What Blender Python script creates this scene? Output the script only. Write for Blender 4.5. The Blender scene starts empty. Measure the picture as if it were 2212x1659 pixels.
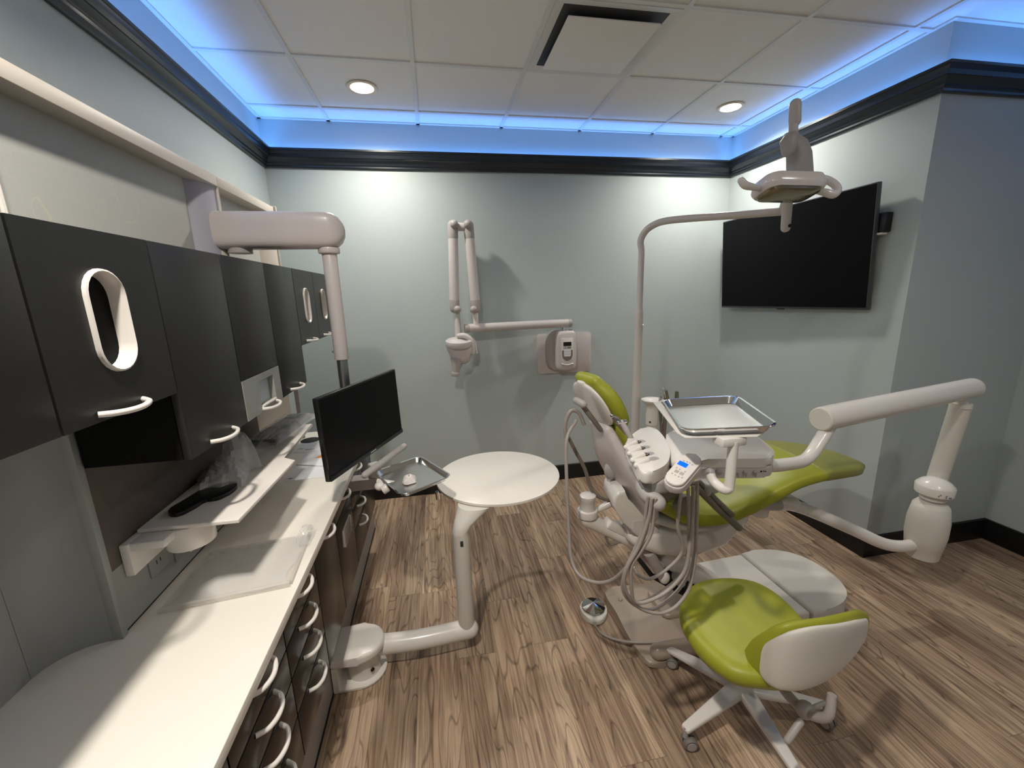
import bpy, bmesh, math, random
from mathutils import Vector as V, Matrix
PI = math.pi
random.seed(7)
S = bpy.context.scene
COL = S.collection

# ------------------------------------------------------------------ camera
CP = V((1.0907, -3.3832, 1.6736)); YAW, PIT, ROL, F = .1772, .2162, -.0302, 893.64
dv = V((math.sin(YAW)*math.cos(PIT), math.cos(YAW)*math.cos(PIT), -math.sin(PIT)))
r0 = V((math.cos(YAW), -math.sin(YAW), 0)); u0 = r0.cross(dv)
rv = r0*math.cos(ROL)+u0*math.sin(ROL); uv = -r0*math.sin(ROL)+u0*math.cos(ROL)
cam = bpy.data.cameras.new('camera'); co = bpy.data.objects.new('camera', cam); COL.objects.link(co)
M = Matrix((rv, uv, -dv)).transposed().to_4x4(); M.translation = CP; co.matrix_world = M
cam.sensor_fit = 'HORIZONTAL'; cam.sensor_width = 36; cam.lens = F/2212*36; cam.clip_start = .02
S.camera = co
def at(px, py, **k):
    """world point where the sight line of a photo pixel meets a plane x=, y= or z="""
    v = dv+rv*((px-1106)/F)+uv*((829.5-py)/F)
    (a, b), = k.items(); i = 'xyz'.index(a)
    return CP+v*((b-CP[i])/v[i])

# ------------------------------------------------------------------ world, exposure
S.view_settings.view_transform = 'Standard'; S.view_settings.look = 'None'
S.view_settings.gamma = 1; S.view_settings.use_curve_mapping = False
S.view_settings.exposure = 0.25
w = bpy.data.worlds.new('world'); S.world = w; w.use_nodes = True
w.node_tree.nodes['Background'].inputs[0].default_value = (.8, .82, .9, 1)
w.node_tree.nodes['Background'].inputs[1].default_value = .05
H = 2.8813; XR = 3.6217; YA = -1.513; XR2 = 4.5616; YF = -5.2
LAMPS = [(.759, -.516), (3.197, -.516), (.759, -2.955), (3.197, -2.955), (1.978, -4.2)]
LAMP_W = [12, 13, 27, 5, 4.5]; LED_E = 14.5

# ------------------------------------------------------------------ materials
def mat(name, col, rough=.5, metal=0, bump=0, bscale=200, coat=0, emis=None, es=0, alpha=1, trans=0, ior=1.45, spec=.5, var=0, vscale=6):
    m = bpy.data.materials.new(name); m.use_nodes = True; nt = m.node_tree; b = nt.nodes['Principled BSDF']
    b.inputs['Base Color'].default_value = (*col, 1); b.inputs['Roughness'].default_value = rough
    b.inputs['Metallic'].default_value = metal; b.inputs['Coat Weight'].default_value = coat
    b.inputs['Coat Roughness'].default_value = .08; b.inputs['Alpha'].default_value = alpha
    b.inputs['Transmission Weight'].default_value = trans; b.inputs['IOR'].default_value = ior
    b.inputs['Specular IOR Level'].default_value = spec
    if emis: b.inputs['Emission Color'].default_value = (*emis, 1); b.inputs['Emission Strength'].default_value = es
    tc = nt.nodes.new('ShaderNodeTexCoord')
    n = nt.nodes.new('ShaderNodeTexNoise'); n.inputs['Scale'].default_value = bscale; n.inputs['Detail'].default_value = 3
    nt.links.new(tc.outputs['Object'], n.inputs['Vector'])
    if bump:
        bp = nt.nodes.new('ShaderNodeBump'); bp.inputs['Strength'].default_value = bump; bp.inputs['Distance'].default_value = .002
        nt.links.new(n.outputs['Fac'], bp.inputs['Height']); nt.links.new(bp.outputs[0], b.inputs['Normal'])
    if var:
        n2 = nt.nodes.new('ShaderNodeTexNoise'); n2.inputs['Scale'].default_value = vscale; n2.inputs['Detail'].default_value = 4
        nt.links.new(tc.outputs['Object'], n2.inputs['Vector'])
        mx = nt.nodes.new('ShaderNodeMix'); mx.data_type = 'RGBA'
        mx.inputs[6].default_value = (*[c*(1-var) for c in col], 1); mx.inputs[7].default_value = (*[min(1, c*(1+var)) for c in col], 1)
        nt.links.new(n2.outputs['Fac'], mx.inputs[0]); nt.links.new(mx.outputs[2], b.inputs['Base Color'])
    return m
def sr(r, g, b):
    f = lambda c: ((c/255+.055)/1.055)**2.4 if c > 10 else c/255/12.92
    return (f(r), f(g), f(b))
WALL = mat('wall_paint', sr(184, 193, 192), .5, bump=.25, bscale=260, var=.02)
CEIL = mat('ceiling_tile', sr(236, 233, 230), .9, bump=.3, bscale=420, var=.02)
GRID = mat('ceiling_grid', sr(222, 221, 219), .5, var=.01)
CROWN = mat('crown_paint', (.012, .017, .027), .32, bump=.04, bscale=60, coat=.3)
BASEB = mat('baseboard_black', (.006, .006, .007), .4, bump=.04, bscale=60)
LAM = mat('espresso_laminate', (.0125, .0118, .011), .38, bump=.12, bscale=500, coat=.0, var=.1, vscale=25)
LAMF = mat('espresso_gloss', (.015, .012, .0105), .26, spec=.34, bump=.05, bscale=300, var=.1, vscale=25)
BLKSIDE = mat('dark_cabinet_side', (.004, .004, .004), .65, spec=.15, bump=.1, bscale=400, var=.1)
BLACK = mat('black_gap', (.004, .004, .004), .6, var=.05)
TOP = mat('worktop_white', sr(232, 226, 216), .28, bump=.02, bscale=300, var=.015, vscale=40)
TOE = mat('toe_grey', sr(150, 145, 140), .45, var=.04)
BROWN = mat('brown_panel', sr(94, 84, 77), .5, bump=.1, bscale=300, var=.05)
GREYP = mat('grey_panel', sr(150, 152, 148), .5, bump=.1, bscale=300, var=.03)
CURV = mat('curved_panel_grey', sr(150, 151, 148), .45, bump=.1, bscale=250, var=.02)
BEIGE = mat('beige_panel', sr(190, 176, 160), .5, bump=.1, bscale=250, var=.02)
RAIL = mat('rail_cream', sr(226, 216, 204), .42, var=.01)
POSTL = mat('post_lilac', sr(190, 188, 200), .35, var=.01)
WHITE = mat('white_enamel', sr(224, 218, 212), .26, bump=.015, bscale=150, coat=.25, var=.01)
WARM = mat('warm_white_plastic', sr(204, 196, 194), .33, bump=.02, bscale=200, coat=.1, var=.012)
WTEX = mat('textured_white_plastic', sr(214, 209, 200), .55, bump=.25, bscale=700, var=.015)
GREYPL = mat('grey_plastic', sr(172, 165, 162), .42, bump=.05, bscale=300, var=.02)
GREYD = mat('grey_dark_plastic', sr(120, 112, 106), .45, bump=.05, bscale=300, var=.03)
TAUPE = mat('taupe_enamel', sr(168, 152, 138), .28, coat=.3, bump=.02, bscale=100, var=.015)
HOSE = mat('grey_hose', sr(160, 150, 143), .42, var=.03)
HOSED = mat('dark_grey_hose', sr(122, 112, 104), .45, bump=.5, bscale=90, var=.04)
GREEN = mat('green_vinyl', sr(152, 155, 44), .42, bump=.08, bscale=500, var=.03, vscale=12)
GREEND = mat('olive_vinyl', sr(138, 138, 66), .45, bump=.08, bscale=500, var=.03, vscale=12)
CHROME = mat('chrome', (.72, .73, .75), .08, 1, var=.01)
STEEL = mat('brushed_steel', (.56, .55, .53), .27, 1, bump=.05, bscale=400, var=.02)
STEELD = mat('tool_steel', (.34, .33, .32), .25, 1, var=.03)
ALU = mat('aluminium_pole', (.36, .36, .37), .38, 1, bump=.03, bscale=200, var=.02)
BLKP = mat('black_plastic', (.008, .008, .009), .35, var=.05)
SCREEN = mat('screen_glass', (.003, .003, .004), .3, spec=.14, var=.02)
TVEDGE = mat('tv_bezel', (.09, .092, .10), .35, metal=.4, var=.02)
FROST = mat('frosted_acrylic', sr(226, 220, 214), .35, bump=.02, bscale=90, var=.01)
PAPER = mat('paper', sr(226, 226, 230), .7, var=.01)
ORANGE = mat('orange_paper', sr(240, 145, 30), .6, var=.02)
INK = mat('dark_ink', (.03, .03, .035), .6, var=.05)
BLUEINK = mat('blue_print', sr(38, 60, 130), .5, var=.05)
LCD = mat('lit_lcd', (.0, .05, .8), .3, emis=(.0, .08, 1.0), es=1.6, var=.01)
RUBBER = mat('wheel_rubber', sr(120, 115, 110), .5, var=.03)
LEDM = mat('led_strip', (.1, .3, 1), .5, emis=(.12, .37, 1.0), es=LED_E)
LAMPM = mat('lamp_lens', (1, .95, .85), .5, emis=(1, .92, .78), es=30)
GOLD = mat('lamp_trim', sr(230, 214, 190), .35, var=.01)
def glassy(name, col, a, rough=.15, bump=.6, bs=25):
    m = mat(name, col, rough, bump=bump, bscale=bs, alpha=a)
    m.blend_method = 'BLEND' if hasattr(m, 'blend_method') else None
    return m
PLAST = glassy('clear_plastic_film', (.88, .88, .88), .32, .08, 1.0, 30)
SHEETM = glassy('clear_acrylic_sheet', (.80, .76, .70), .32, .12, .5, 18)

def floor_mat():
    m = bpy.data.materials.new('vinyl_plank'); m.use_nodes = True; nt = m.node_tree; L = nt.links.new; N = nt.nodes.new
    b = nt.nodes['Principled BSDF']
    tc = N('ShaderNodeTexCoord'); sep = N('ShaderNodeSeparateXYZ'); L(tc.outputs['Object'], sep.inputs[0])
    def mth(op, a, c=None, d=None):
        n = N('ShaderNodeMath'); n.operation = op
        for i, v in enumerate((a, c, d)):
            if v is None: continue
            if isinstance(v, (int, float)): n.inputs[i].default_value = v
            else: L(v, n.inputs[i])
        return n.outputs[0]
    X, Y = sep.outputs[0], sep.outputs[1]
    pw, pl = .182, 1.22
    col = mth('FLOOR', mth('DIVIDE', X, pw))
    wn = N('ShaderNodeTexWhiteNoise'); wn.noise_dimensions = '1D'; L(col, wn.inputs['W'])
    yo = mth('ADD', mth('DIVIDE', Y, pl), mth('MULTIPLY', wn.outputs['Value'], 3.7))
    row = mth('FLOOR', yo)
    pid = N('ShaderNodeCombineXYZ'); L(col, pid.inputs[0]); L(row, pid.inputs[1])
    wn2 = N('ShaderNodeTexWhiteNoise'); wn2.noise_dimensions = '3D'; L(pid.outputs[0], wn2.inputs['Vector'])
    # grain coordinate: stretched along y, offset per plank
    off = mth('MULTIPLY', wn2.outputs['Value'], 40.0)
    gv = N('ShaderNodeCombineXYZ'); L(mth('ADD', mth('MULTIPLY', X, 1.0), off), gv.inputs[0]); L(mth('MULTIPLY', Y, .11), gv.inputs[1]); L(off, gv.inputs[2])
    n1 = N('ShaderNodeTexNoise'); n1.inputs['Scale'].default_value = 6; n1.inputs['Detail'].default_value = 2; n1.inputs['Distortion'].default_value = .25; L(gv.outputs[0], n1.inputs['Vector'])
    # contour lines of the stretched noise = cathedral grain
    rings = mth('FRACT', mth('MULTIPLY', n1.outputs['Fac'], 22.0))
    line = mth('ABSOLUTE', mth('SUBTRACT', rings, .5))      # 0 at line centre
    rl = N('ShaderNodeValToRGB'); L(line, rl.inputs[0]); rl.color_ramp.elements[0].position = .0; rl.color_ramp.elements[0].color = (.15, .15, .15, 1); rl.color_ramp.elements[1].position = .11; rl.color_ramp.elements[1].color = (1, 1, 1, 1)
    n2 = N('ShaderNodeTexNoise'); n2.inputs['Scale'].default_value = 70; n2.inputs['Detail'].default_value = 4; n2.inputs['Roughness'].default_value = .6; n2.inputs['Distortion'].default_value = .25; gv2 = N('ShaderNodeCombineXYZ'); L(mth('ADD', X, off), gv2.inputs[0]); L(mth('MULTIPLY', Y, .03), gv2.inputs[1]); L(off, gv2.inputs[2]); L(gv2.outputs[0], n2.inputs['Vector'])
    n3 = N('ShaderNodeTexNoise'); n3.inputs['Scale'].default_value = 9; n3.inputs['Detail'].default_value = 5; n3.inputs['Roughness'].default_value = .6; L(gv.outputs[0], n3.inputs['Vector'])
    r1 = N('ShaderNodeValToRGB'); L(n3.outputs['Fac'], r1.inputs[0]); cr = r1.color_ramp
    cr.elements[0].position = .30; cr.elements[0].color = (*sr(138, 113, 94), 1); cr.elements[1].position = .72; cr.elements[1].color = (*sr(200, 176, 150), 1)
    e = cr.elements.new(.5); e.color = (*sr(172, 147, 124), 1)
    mx = N('ShaderNodeMix'); mx.data_type = 'RGBA'; mx.blend_type = 'MULTIPLY'; mx.inputs[0].default_value = .6; L(r1.outputs[0], mx.inputs[6]); L(rl.outputs[0], mx.inputs[7])
    r2 = N('ShaderNodeValToRGB'); L(n2.outputs['Fac'], r2.inputs[0]); r2.color_ramp.elements[0].position = .38; r2.color_ramp.elements[0].color = (.50, .46, .44, 1); r2.color_ramp.elements[1].position = .56; r2.color_ramp.elements[1].color = (1.12, 1.1, 1.07, 1)
    m2 = N('ShaderNodeMix'); m2.data_type = 'RGBA'; m2.blend_type = 'MULTIPLY'; m2.inputs[0].default_value = .75; L(mx.outputs[2], m2.inputs[6]); L(r2.outputs[0], m2.inputs[7])
    # plank tone
    pt = mth('ADD', mth('MULTIPLY', wn2.outputs['Value'], .42), .76)
    ps = N('ShaderNodeCombineXYZ'); [L(pt, ps.inputs[i]) for i in range(3)]
    m3 = N('ShaderNodeMix'); m3.data_type = 'RGBA'; m3.blend_type = 'MULTIPLY'; m3.inputs[0].default_value = 1; L(m2.outputs[2], m3.inputs[6]); L(ps.outputs[0], m3.inputs[7])
    fx = mth('ABSOLUTE', mth('SUBTRACT', mth('FRACT', mth('DIVIDE', X, pw)), .5)); fy = mth('ABSOLUTE', mth('SUBTRACT', mth('FRACT', yo), .5))
    gap = mth('MAXIMUM', mth('GREATER_THAN', fx, .4955), mth('GREATER_THAN', fy, .4990))
    m4 = N('ShaderNodeMix'); m4.data_type = 'RGBA'; L(mth('MULTIPLY', gap, .45), m4.inputs[0]); L(m3.outputs[2], m4.inputs[6]); m4.inputs[7].default_value = (.05, .035, .025, 1)
    L(m4.outputs[2], b.inputs['Base Color']); b.inputs['Roughness'].default_value = .42; b.inputs['Specular IOR Level'].default_value = .35
    bp = N('ShaderNodeBump'); bp.inputs['Strength'].default_value = .15; bp.inputs['Distance'].default_value = .002; L(n2.outputs['Fac'], bp.inputs['Height']); L(bp.outputs[0], b.inputs['Normal'])
    return m
FLOOR = floor_mat()

def resin_mat():
    m = bpy.data.materials.new('resin_with_fibres'); m.use_nodes = True; nt = m.node_tree; L = nt.links.new; N = nt.nodes.new
    b = nt.nodes['Principled BSDF']; b.inputs['Roughness'].default_value = .4
    tc = N('ShaderNodeTexCoord'); nz = N('ShaderNodeTexNoise'); nz.inputs['Scale'].default_value = 2.2; nz.inputs['Detail'].default_value = 1; L(tc.outputs['Object'], nz.inputs['Vector'])
    prev = (*sr(192, 192, 186), 1); last = None
    for k, (sc, ds) in enumerate(((3.1, 2.2), (4.3, 3.0), (2.4, 4.0))):
        mp = N('ShaderNodeMapping'); mp.inputs['Rotation'].default_value = (k*1.1+.3, k*.9, k*.7); L(tc.outputs['Object'], mp.inputs[0])
        n = N('ShaderNodeTexNoise'); n.inputs['Scale'].default_value = sc; n.inputs['Detail'].default_value = .5; n.inputs['Distortion'].default_value = ds; L(mp.outputs[0], n.inputs['Vector'])
        a = N('ShaderNodeMath'); a.operation = 'SUBTRACT'; L(n.outputs['Fac'], a.inputs[0]); a.inputs[1].default_value = .5
        a2 = N('ShaderNodeMath'); a2.operation = 'ABSOLUTE'; L(a.outputs[0], a2.inputs[0])
        a3 = N('ShaderNodeMath'); a3.operation = 'LESS_THAN'; L(a2.outputs[0], a3.inputs[0]); a3.inputs[1].default_value = .0016
        a4 = N('ShaderNodeMath'); a4.operation = 'MULTIPLY'; L(a3.outputs[0], a4.inputs[0]); a4.inputs[1].default_value = .3
        mx = N('ShaderNodeMix'); mx.data_type = 'RGBA'; L(a4.outputs[0], mx.inputs[0])
        if last is None: mx.inputs[6].default_value = prev
        else: L(last, mx.inputs[6])
        mx.inputs[7].default_value = (*sr(226, 218, 180), 1); last = mx.outputs[2]
    L(last, b.inputs['Base Color'])
    return m
RESIN = resin_mat()

# ------------------------------------------------------------------ mesh helpers
class MB:
    def __init__(s): s.bm = bmesh.new()
    def _new(s, vs, fs):
        v = [s.bm.verts.new(p) for p in vs]
        out = []
        for f in fs:
            try: out.append(s.bm.faces.new([v[i] for i in f]))
            except ValueError: pass
        return v, out
    def _bev(s, faces, r, seg):
        if r > 0:
            es = set(e for f in faces for e in f.edges)
            bmesh.ops.bevel(s.bm, geom=list(es), offset=r, segments=seg, affect='EDGES', profile=.5, clamp_overlap=True)
    def box(s, a, b, r=0, seg=2, rot=None, piv=None):
        a, b = V(a), V(b)
        vs = [V((x, y, z)) for x in (a.x, b.x) for y in (a.y, b.y) for z in (a.z, b.z)]
        if rot is not None:
            p = V(piv) if piv is not None else (a+b)/2
            vs = [rot @ (v-p)+p for v in vs]
        _, f = s._new(vs, [(0, 1, 3, 2), (4, 6, 7, 5), (0, 4, 5, 1), (2, 3, 7, 6), (0, 2, 6, 4), (1, 5, 7, 3)])
        s._bev(f, r, seg); return s
    def prism(s, pts, d, r=0, seg=2):
        """polygon pts (3-D, planar) extruded by vector d"""
        pts = [V(p) for p in pts]; d = V(d); n = len(pts)
        _, f = s._new(pts+[p+d for p in pts], [tuple(range(n))[::-1], tuple(range(n, 2*n))]+[(i, (i+1) % n, n+(i+1) % n, n+i) for i in range(n)])
        if r: 
            es = set(e for ff in f[:2] for e in ff.edges)
            bmesh.ops.bevel(s.bm, geom=list(es), offset=r, segments=seg, affect='EDGES', profile=.5, clamp_overlap=True)
        return s
    def rings(s, rings, cap=True, close=True):
        n = len(rings[0]); vs = [p for r in rings for p in r]; fs = []
        for k in range(len(rings)-1):
            for i in range(n if close else n-1):
                j = (i+1) % n; fs.append((k*n+i, k*n+j, (k+1)*n+j, (k+1)*n+i))
        if cap: fs += [tuple(range(n))[::-1], tuple(range((len(rings)-1)*n, len(rings)*n))]
        s._new(vs, fs); return s
    def tube(s, path, r, n=16, cap=True, smooth=0, round_ends=False):
        P = [V(p) for p in path]
        if smooth: P = cr(P, smooth)
        R = r if callable(r) else ((lambda t: r) if isinstance(r, (int, float)) else (lambda t, rr=r: lerp_list(rr, t)))
        rs = []; up = None; m = len(P)
        for i, p in enumerate(P):
            t = (P[min(i+1, m-1)]-P[max(i-1, 0)]).normalized()
            if up is None:
                up = V((0, 0, 1)) if abs(t.z) < .9 else V((1, 0, 0))
            a = t.cross(up).normalized(); up = a.cross(t).normalized()
            rad = R(i/(m-1))
            rs.append((p, a, up, rad, t))
        out = []
        if round_ends:
            p, a, u, q, t = rs[0]
            for k in range(4): th = PI/2*k/4; out.append([p-t*q*math.cos(th)+(a*math.cos(x)+u*math.sin(x))*q*max(.02, math.sin(th)) for x in ang(n)])
        for p, a, u, q, t in rs: out.append([p+(a*math.cos(x)+u*math.sin(x))*q for x in ang(n)])
        if round_ends:
            p, a, u, q, t = rs[-1]
            for k in range(3, -1, -1): th = PI/2*k/4; out.append([p+t*q*math.cos(th)+(a*math.cos(x)+u*math.sin(x))*q*max(.02, math.sin(th)) for x in ang(n)])
        return s.rings(out, cap)
    def cyl(s, a, b, r, r2=None, n=32, bev=0):
        a, b = V(a), V(b); r2 = r if r2 is None else r2
        if bev:
            t = (b-a).normalized()
            return s.lathe(a, t, [(0, r-bev), (bev*.3, r-bev*.3), (bev, r), ((b-a).length-bev, r2), ((b-a).length-bev*.3, r2-bev*.3), ((b-a).length, r2-bev)], n)
        return s.tube([a, b], [r, r2], n)
    def lathe(s, o, axis, prof, n=36):
        o = V(o); t = V(axis).normalized(); up = V((0, 0, 1)) if abs(t.z) < .9 else V((1, 0, 0))
        a = t.cross(up).normalized(); u = a.cross(t)
        return s.rings([[o+t*h+(a*math.cos(x)+u*math.sin(x))*max(r, .0004) for x in ang(n)] for h, r in prof])
    def ball(s, c, r, sc=(1, 1, 1), n=24):
        c = V(c); out = []
        for k in range(n//2+1):
            th = PI*k/(n//2); q = max(math.sin(th), .01)
            out.append([c+V((r*sc[0]*q*math.cos(x), r*sc[1]*q*math.sin(x), -r*sc[2]*math.cos(th))) for x in ang(n)])
        return s.rings(out)
    def pillow(s, secs, n=32, e=3.0, dome=True):
        """loft of superellipse sections: (centre, u axis, v axis, half u, half v); domed ends"""
        def ring(c, u, v, a, b, k=1):
            out = []
            for x in ang(n):
                cx, sx = math.cos(x), math.sin(x)
                out.append(V(c)+V(u)*a*k*math.copysign(abs(cx)**(2/e), cx)+V(v)*b*k*math.copysign(abs(sx)**(2/e), sx))
            return out
        out = [ring(*q) for q in secs]
        if dome:
            for end, nb in ((0, 1), (-1, -2)):
                c, u, v, a, b = secs[end]; d = (V(c)-V(secs[nb][0])).normalized(); q = b*.9; add = []
                for k in range(1, 5):
                    th = PI/2*k/4; sc = max(math.cos(th), .05)
                    aa = a-b*(1-sc) if a > b else a*sc
                    add.append(ring(V(c)+d*q*math.sin(th), u, v, max(aa, a*.05), b*sc))
                if end == 0: out = add[::-1]+out
                else: out = out+add
        return s.rings(out)
    def slab(s, outline, z0, z1, r=.003, seg=3):
        return s.prism([(p[0], p[1], z0) for p in outline], (0, 0, z1-z0), r, seg)
    def done(s, name, m, parent=None, sharp=40, **k):
        bmesh.ops.recalc_face_normals(s.bm, faces=s.bm.faces[:])
        me = bpy.data.meshes.new(name); s.bm.to_mesh(me); s.bm.free()
        me.materials.append(m)
        for p in me.polygons: p.use_smooth = True
        me.set_sharp_from_angle(angle=math.radians(sharp))
        o = bpy.data.objects.new(name, me); COL.objects.link(o)
        if parent is not None:
            o.parent = parent
            # meshes are written in world coordinates: cancel the root empty's own placement
            root = parent
            if root.type == 'EMPTY': o.location = -root.location
        for a, b in k.items(): o[a] = b
        return o
def ang(n): return [2*PI*i/n for i in range(n)]
def lerp_list(l, t):
    x = t*(len(l)-1); i = min(int(x), len(l)-2); return l[i]+(l[i+1]-l[i])*(x-i)
def cr(P, k):
    out = []
    Q = [P[0]*2-P[1]]+P+[P[-1]*2-P[-2]]
    for i in range(1, len(Q)-2):
        a, b, c, d = Q[i-1:i+3]
        for j in range(k):
            t = j/k; out.append(.5*((2*b)+(c-a)*t+(2*a-5*b+4*c-d)*t*t+(-a+3*b-3*c+d)*t**3))
    out.append(P[-1]); return out
def rrect(cx, cy, hx, hy, r, rot=0, n=6):
    out = []
    for sx, sy, a0 in ((1, 1, 0), (-1, 1, PI/2), (-1, -1, PI), (1, -1, 3*PI/2)):
        for k in range(n+1):
            a = a0+PI/2*k/n; x = sx*(hx-r)+r*math.cos(a); y = sy*(hy-r)+r*math.sin(a)
            out.append((cx+x*math.cos(rot)-y*math.sin(rot), cy+x*math.sin(rot)+y*math.cos(rot)))
    return out
def blob(pts, k=5):
    """smooth closed outline through 2-D points"""
    n = len(pts); out = []; Q = [V((p[0], p[1])) for p in pts]
    for i in range(n):
        a, b, c, d = Q[i-1], Q[i], Q[(i+1) % n], Q[(i+2) % n]
        for j in range(k):
            t = j/k; q = .5*((2*b)+(c-a)*t+(2*a-5*b+4*c-d)*t*t+(-a+3*b-3*c+d)*t**3); out.append((q.x, q.y))
    return out
def P2(l, z): return [tuple(at(px, py, z=z))[:2] for px, py in l]
def thing(name, label, cat, loc, group=None):
    o = bpy.data.objects.new(name, None); COL.objects.link(o); o.location = loc; o.empty_display_size = .05
    o['label'] = label; o['category'] = cat
    if group: o['group'] = group
    return o
def tag(o, label, cat, group=None, kind=None):
    if label: o['label'] = label
    if cat: o['category'] = cat
    if group: o['group'] = group
    if kind: o['kind'] = kind
    return o
def struct(o): o['kind'] = 'structure'; return o
def marks(shapes, name, m, parent, pos, xdir, ydir, label=None):
    """small printed marks: 2-D polygons laid on a surface"""
    x = V(xdir).normalized(); y = V(ydir).normalized(); z = x.cross(y).normalized(); b = MB()
    for sh in shapes: b.prism([V(pos)+x*u+y*v for u, v in sh], z*.0006)
    return b.done(name, m, parent, **({'label': label} if label else {}))
def bar(u0, v0, u1, v1): return [(u0, v0), (u1, v0), (u1, v1), (u0, v1)]

# ------------------------------------------------------------------ room shell
T = .12
struct(MB().box((-T, YF-T, -.1), (XR2+T, T, 0)).done('floor', FLOOR))
struct(MB().box((-T, YF-T, H+.006), (XR2+T, T, H+.12)).done('ceiling', CEIL))
struct(MB().box((-T, YF, 0), (0, T, H+.006)).done('wall_left', WALL))
struct(MB().box((0, 0, 0), (XR, T, H+.006)).done('wall_back', WALL))
struct(MB().box((XR, YA, 0), (XR2+T, T, H+.006)).done('wall_right', WALL))
struct(MB().box((XR2, YF, 0), (XR2+T, YA, H+.006)).done('wall_alcove', WALL))
struct(MB().box((-T, YF-T, 0), (XR2+T, YF, H+.006)).done('wall_front', WALL))
def sweep(prof):
    rs = []
    for (x, y, sx, sy) in ((0, YF, 1, 0), (0, 0, 1, -1), (XR, 0, -1, -1), (XR, YA, -1, -1), (XR2, YA, -1, -1), (XR2, YF, -1, 0)):
        rs.append([V((x+sx*d, y+sy*d, z)) for d, z in prof])
    return rs
zb, zt = 2.5736, 2.6857
crown = [(0, zb), (.014, zb), (.018, zb+.006), (.018, zb+.016), (.024, zb+.022), (.026, zb+.032), (.034, zb+.037), (.050, zb+.058), (.060, zb+.082), (.064, zb+.097), (.0707, zb+.100), (.0707, zt), (.064, zt), (.056, zt-.052), (0, zb+.045)]
struct(MB().rings(sweep(crown)).done('trim_1', CROWN, sharp=25))
basep = [(0, 0), (.016, 0), (.016, .108), (.012, .118), (.011, .132), (.006, .138), (0, .138)]
struct(MB().rings(sweep(basep)).done('baseboard_back', BASEB, sharp=25))
# ceiling grid: one mesh of T-bars hung in the tile ceiling
g = MB(); X0, Y1, TS = .4541, -.2112, .6096
for k in range(-1, 8):
    x = X0+k*TS
    if x > XR2: break
    if x > 0: g.box((x-.012, YF, H-.001), (x+.012, 0 if x < XR else YA, H+.007))
for k in range(0, 9):
    y = Y1-k*TS
    if y < YF: break
    g.box((0, y-.012, H-.0012), (XR if y > YA else XR2, y+.012, H+.007))
for a, b in (((0, YF), (.022, 0)), ((0, -.022), (XR, 0)), ((XR-.022, YA), (XR, 0)), ((XR-.022, YA-.022), (XR2, YA)), ((XR2-.022, YF), (XR2, YA))):
    g.box((*a, H-.001), (*b, H+.007))
struct(g.done('trim_2', GRID))
# blue light strips lying in the crown's trough
for nm, a, b, lb in (('left', (.008, YF+.05, 0), (.048, -.07, 0), 'blue light strip glowing above the crown moulding of the left wall'),
                 ('back', (.052, -.048, 0), (XR-.052, -.008, 0), 'blue light strip glowing above the crown moulding of the back wall'),
                 ('right', (XR-.048, YA+.0, 0), (XR-.008, -.07, 0), 'blue light strip above the crown moulding over the television'),
                 ('side', (XR2-.048, YF+.05, 0), (XR2-.008, YA-.07, 0), 'blue light strip above the crown moulding beyond the picture at right'),
                 ('alc', (XR+.0, YA-.048, 0), (XR2-.052, YA-.008, 0), 'blue light strip above the crown moulding of the recess at far right')):
    z = zb+.0605
    o = MB().box((a[0], a[1], z), (b[0], b[1], z+.006)).done('led_strip', LEDM); tag(o, lb, 'light strip', 'blue strips above the crown moulding')
# ------------------------------------------------------------------ downlights
LL = ['round recessed downlight nearest the left wall, shining by the back wall', 'round recessed downlight above the television and operatory lamp']
for i, (x, y) in enumerate(LAMPS):
    lb = LL[i] if i < 2 else 'round recessed downlight behind the viewpoint'
    t = thing('downlight', lb, 'ceiling light', (x, y, H), 'recessed downlights')
    MB().lathe((x, y, H+.004), (0, 0, -1), [(0, .062), (.0, .086), (.006, .088), (.009, .082), (.006, .066), (.001, .062)]).done('trim_ring', GOLD, t)
    MB().lathe((x, y, H-.0005), (0, 0, -1), [(0, .063), (.003, .062), (.004, .04), (.0045, .002)]).done('lens', LAMPM, t)
    ld = bpy.data.lights.new('bulb', 'AREA'); ld.shape = 'DISK'; ld.size = .11; ld.energy = LAMP_W[i]; ld.color = (1, .945, .85); ld.spread = math.radians(150)
    lo = bpy.data.objects.new('bulb', ld); COL.objects.link(lo); lo.parent = t; lo.location = (0, 0, -.008)
# supply diffuser
x, y = 1.978, -1.126
t = thing('air_diffuser', 'square ceiling air diffuser with a white centre plate', 'vent', (x, y, H))
dm = mat('diffuser_dark', (.05, .05, .055), .6, var=.05)
m = MB()
for sgn in (0, 1, 2, 3):
    a = sgn*PI/2; R = Matrix.Rotation(a, 4, 'Z')
    q = [V((-.292, -.292, -.004)), V((.292, -.292, -.004)), V((.245, -.245, .004)), V((-.245, -.245, .004))]
    m.prism([V((x, y, H))+R @ p for p in q], (0, 0, .003))
m.done('flared_frame', GRID, t)
MB().box((x-.25, y-.25, H+.003), (x+.25, y+.25, H+.0055)).done('dark_throat', dm, t)
MB().box((x-.222, y-.222, H-.028), (x+.222, y+.222, H-.022), .002).done('centre_plate', CEIL, t)

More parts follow.
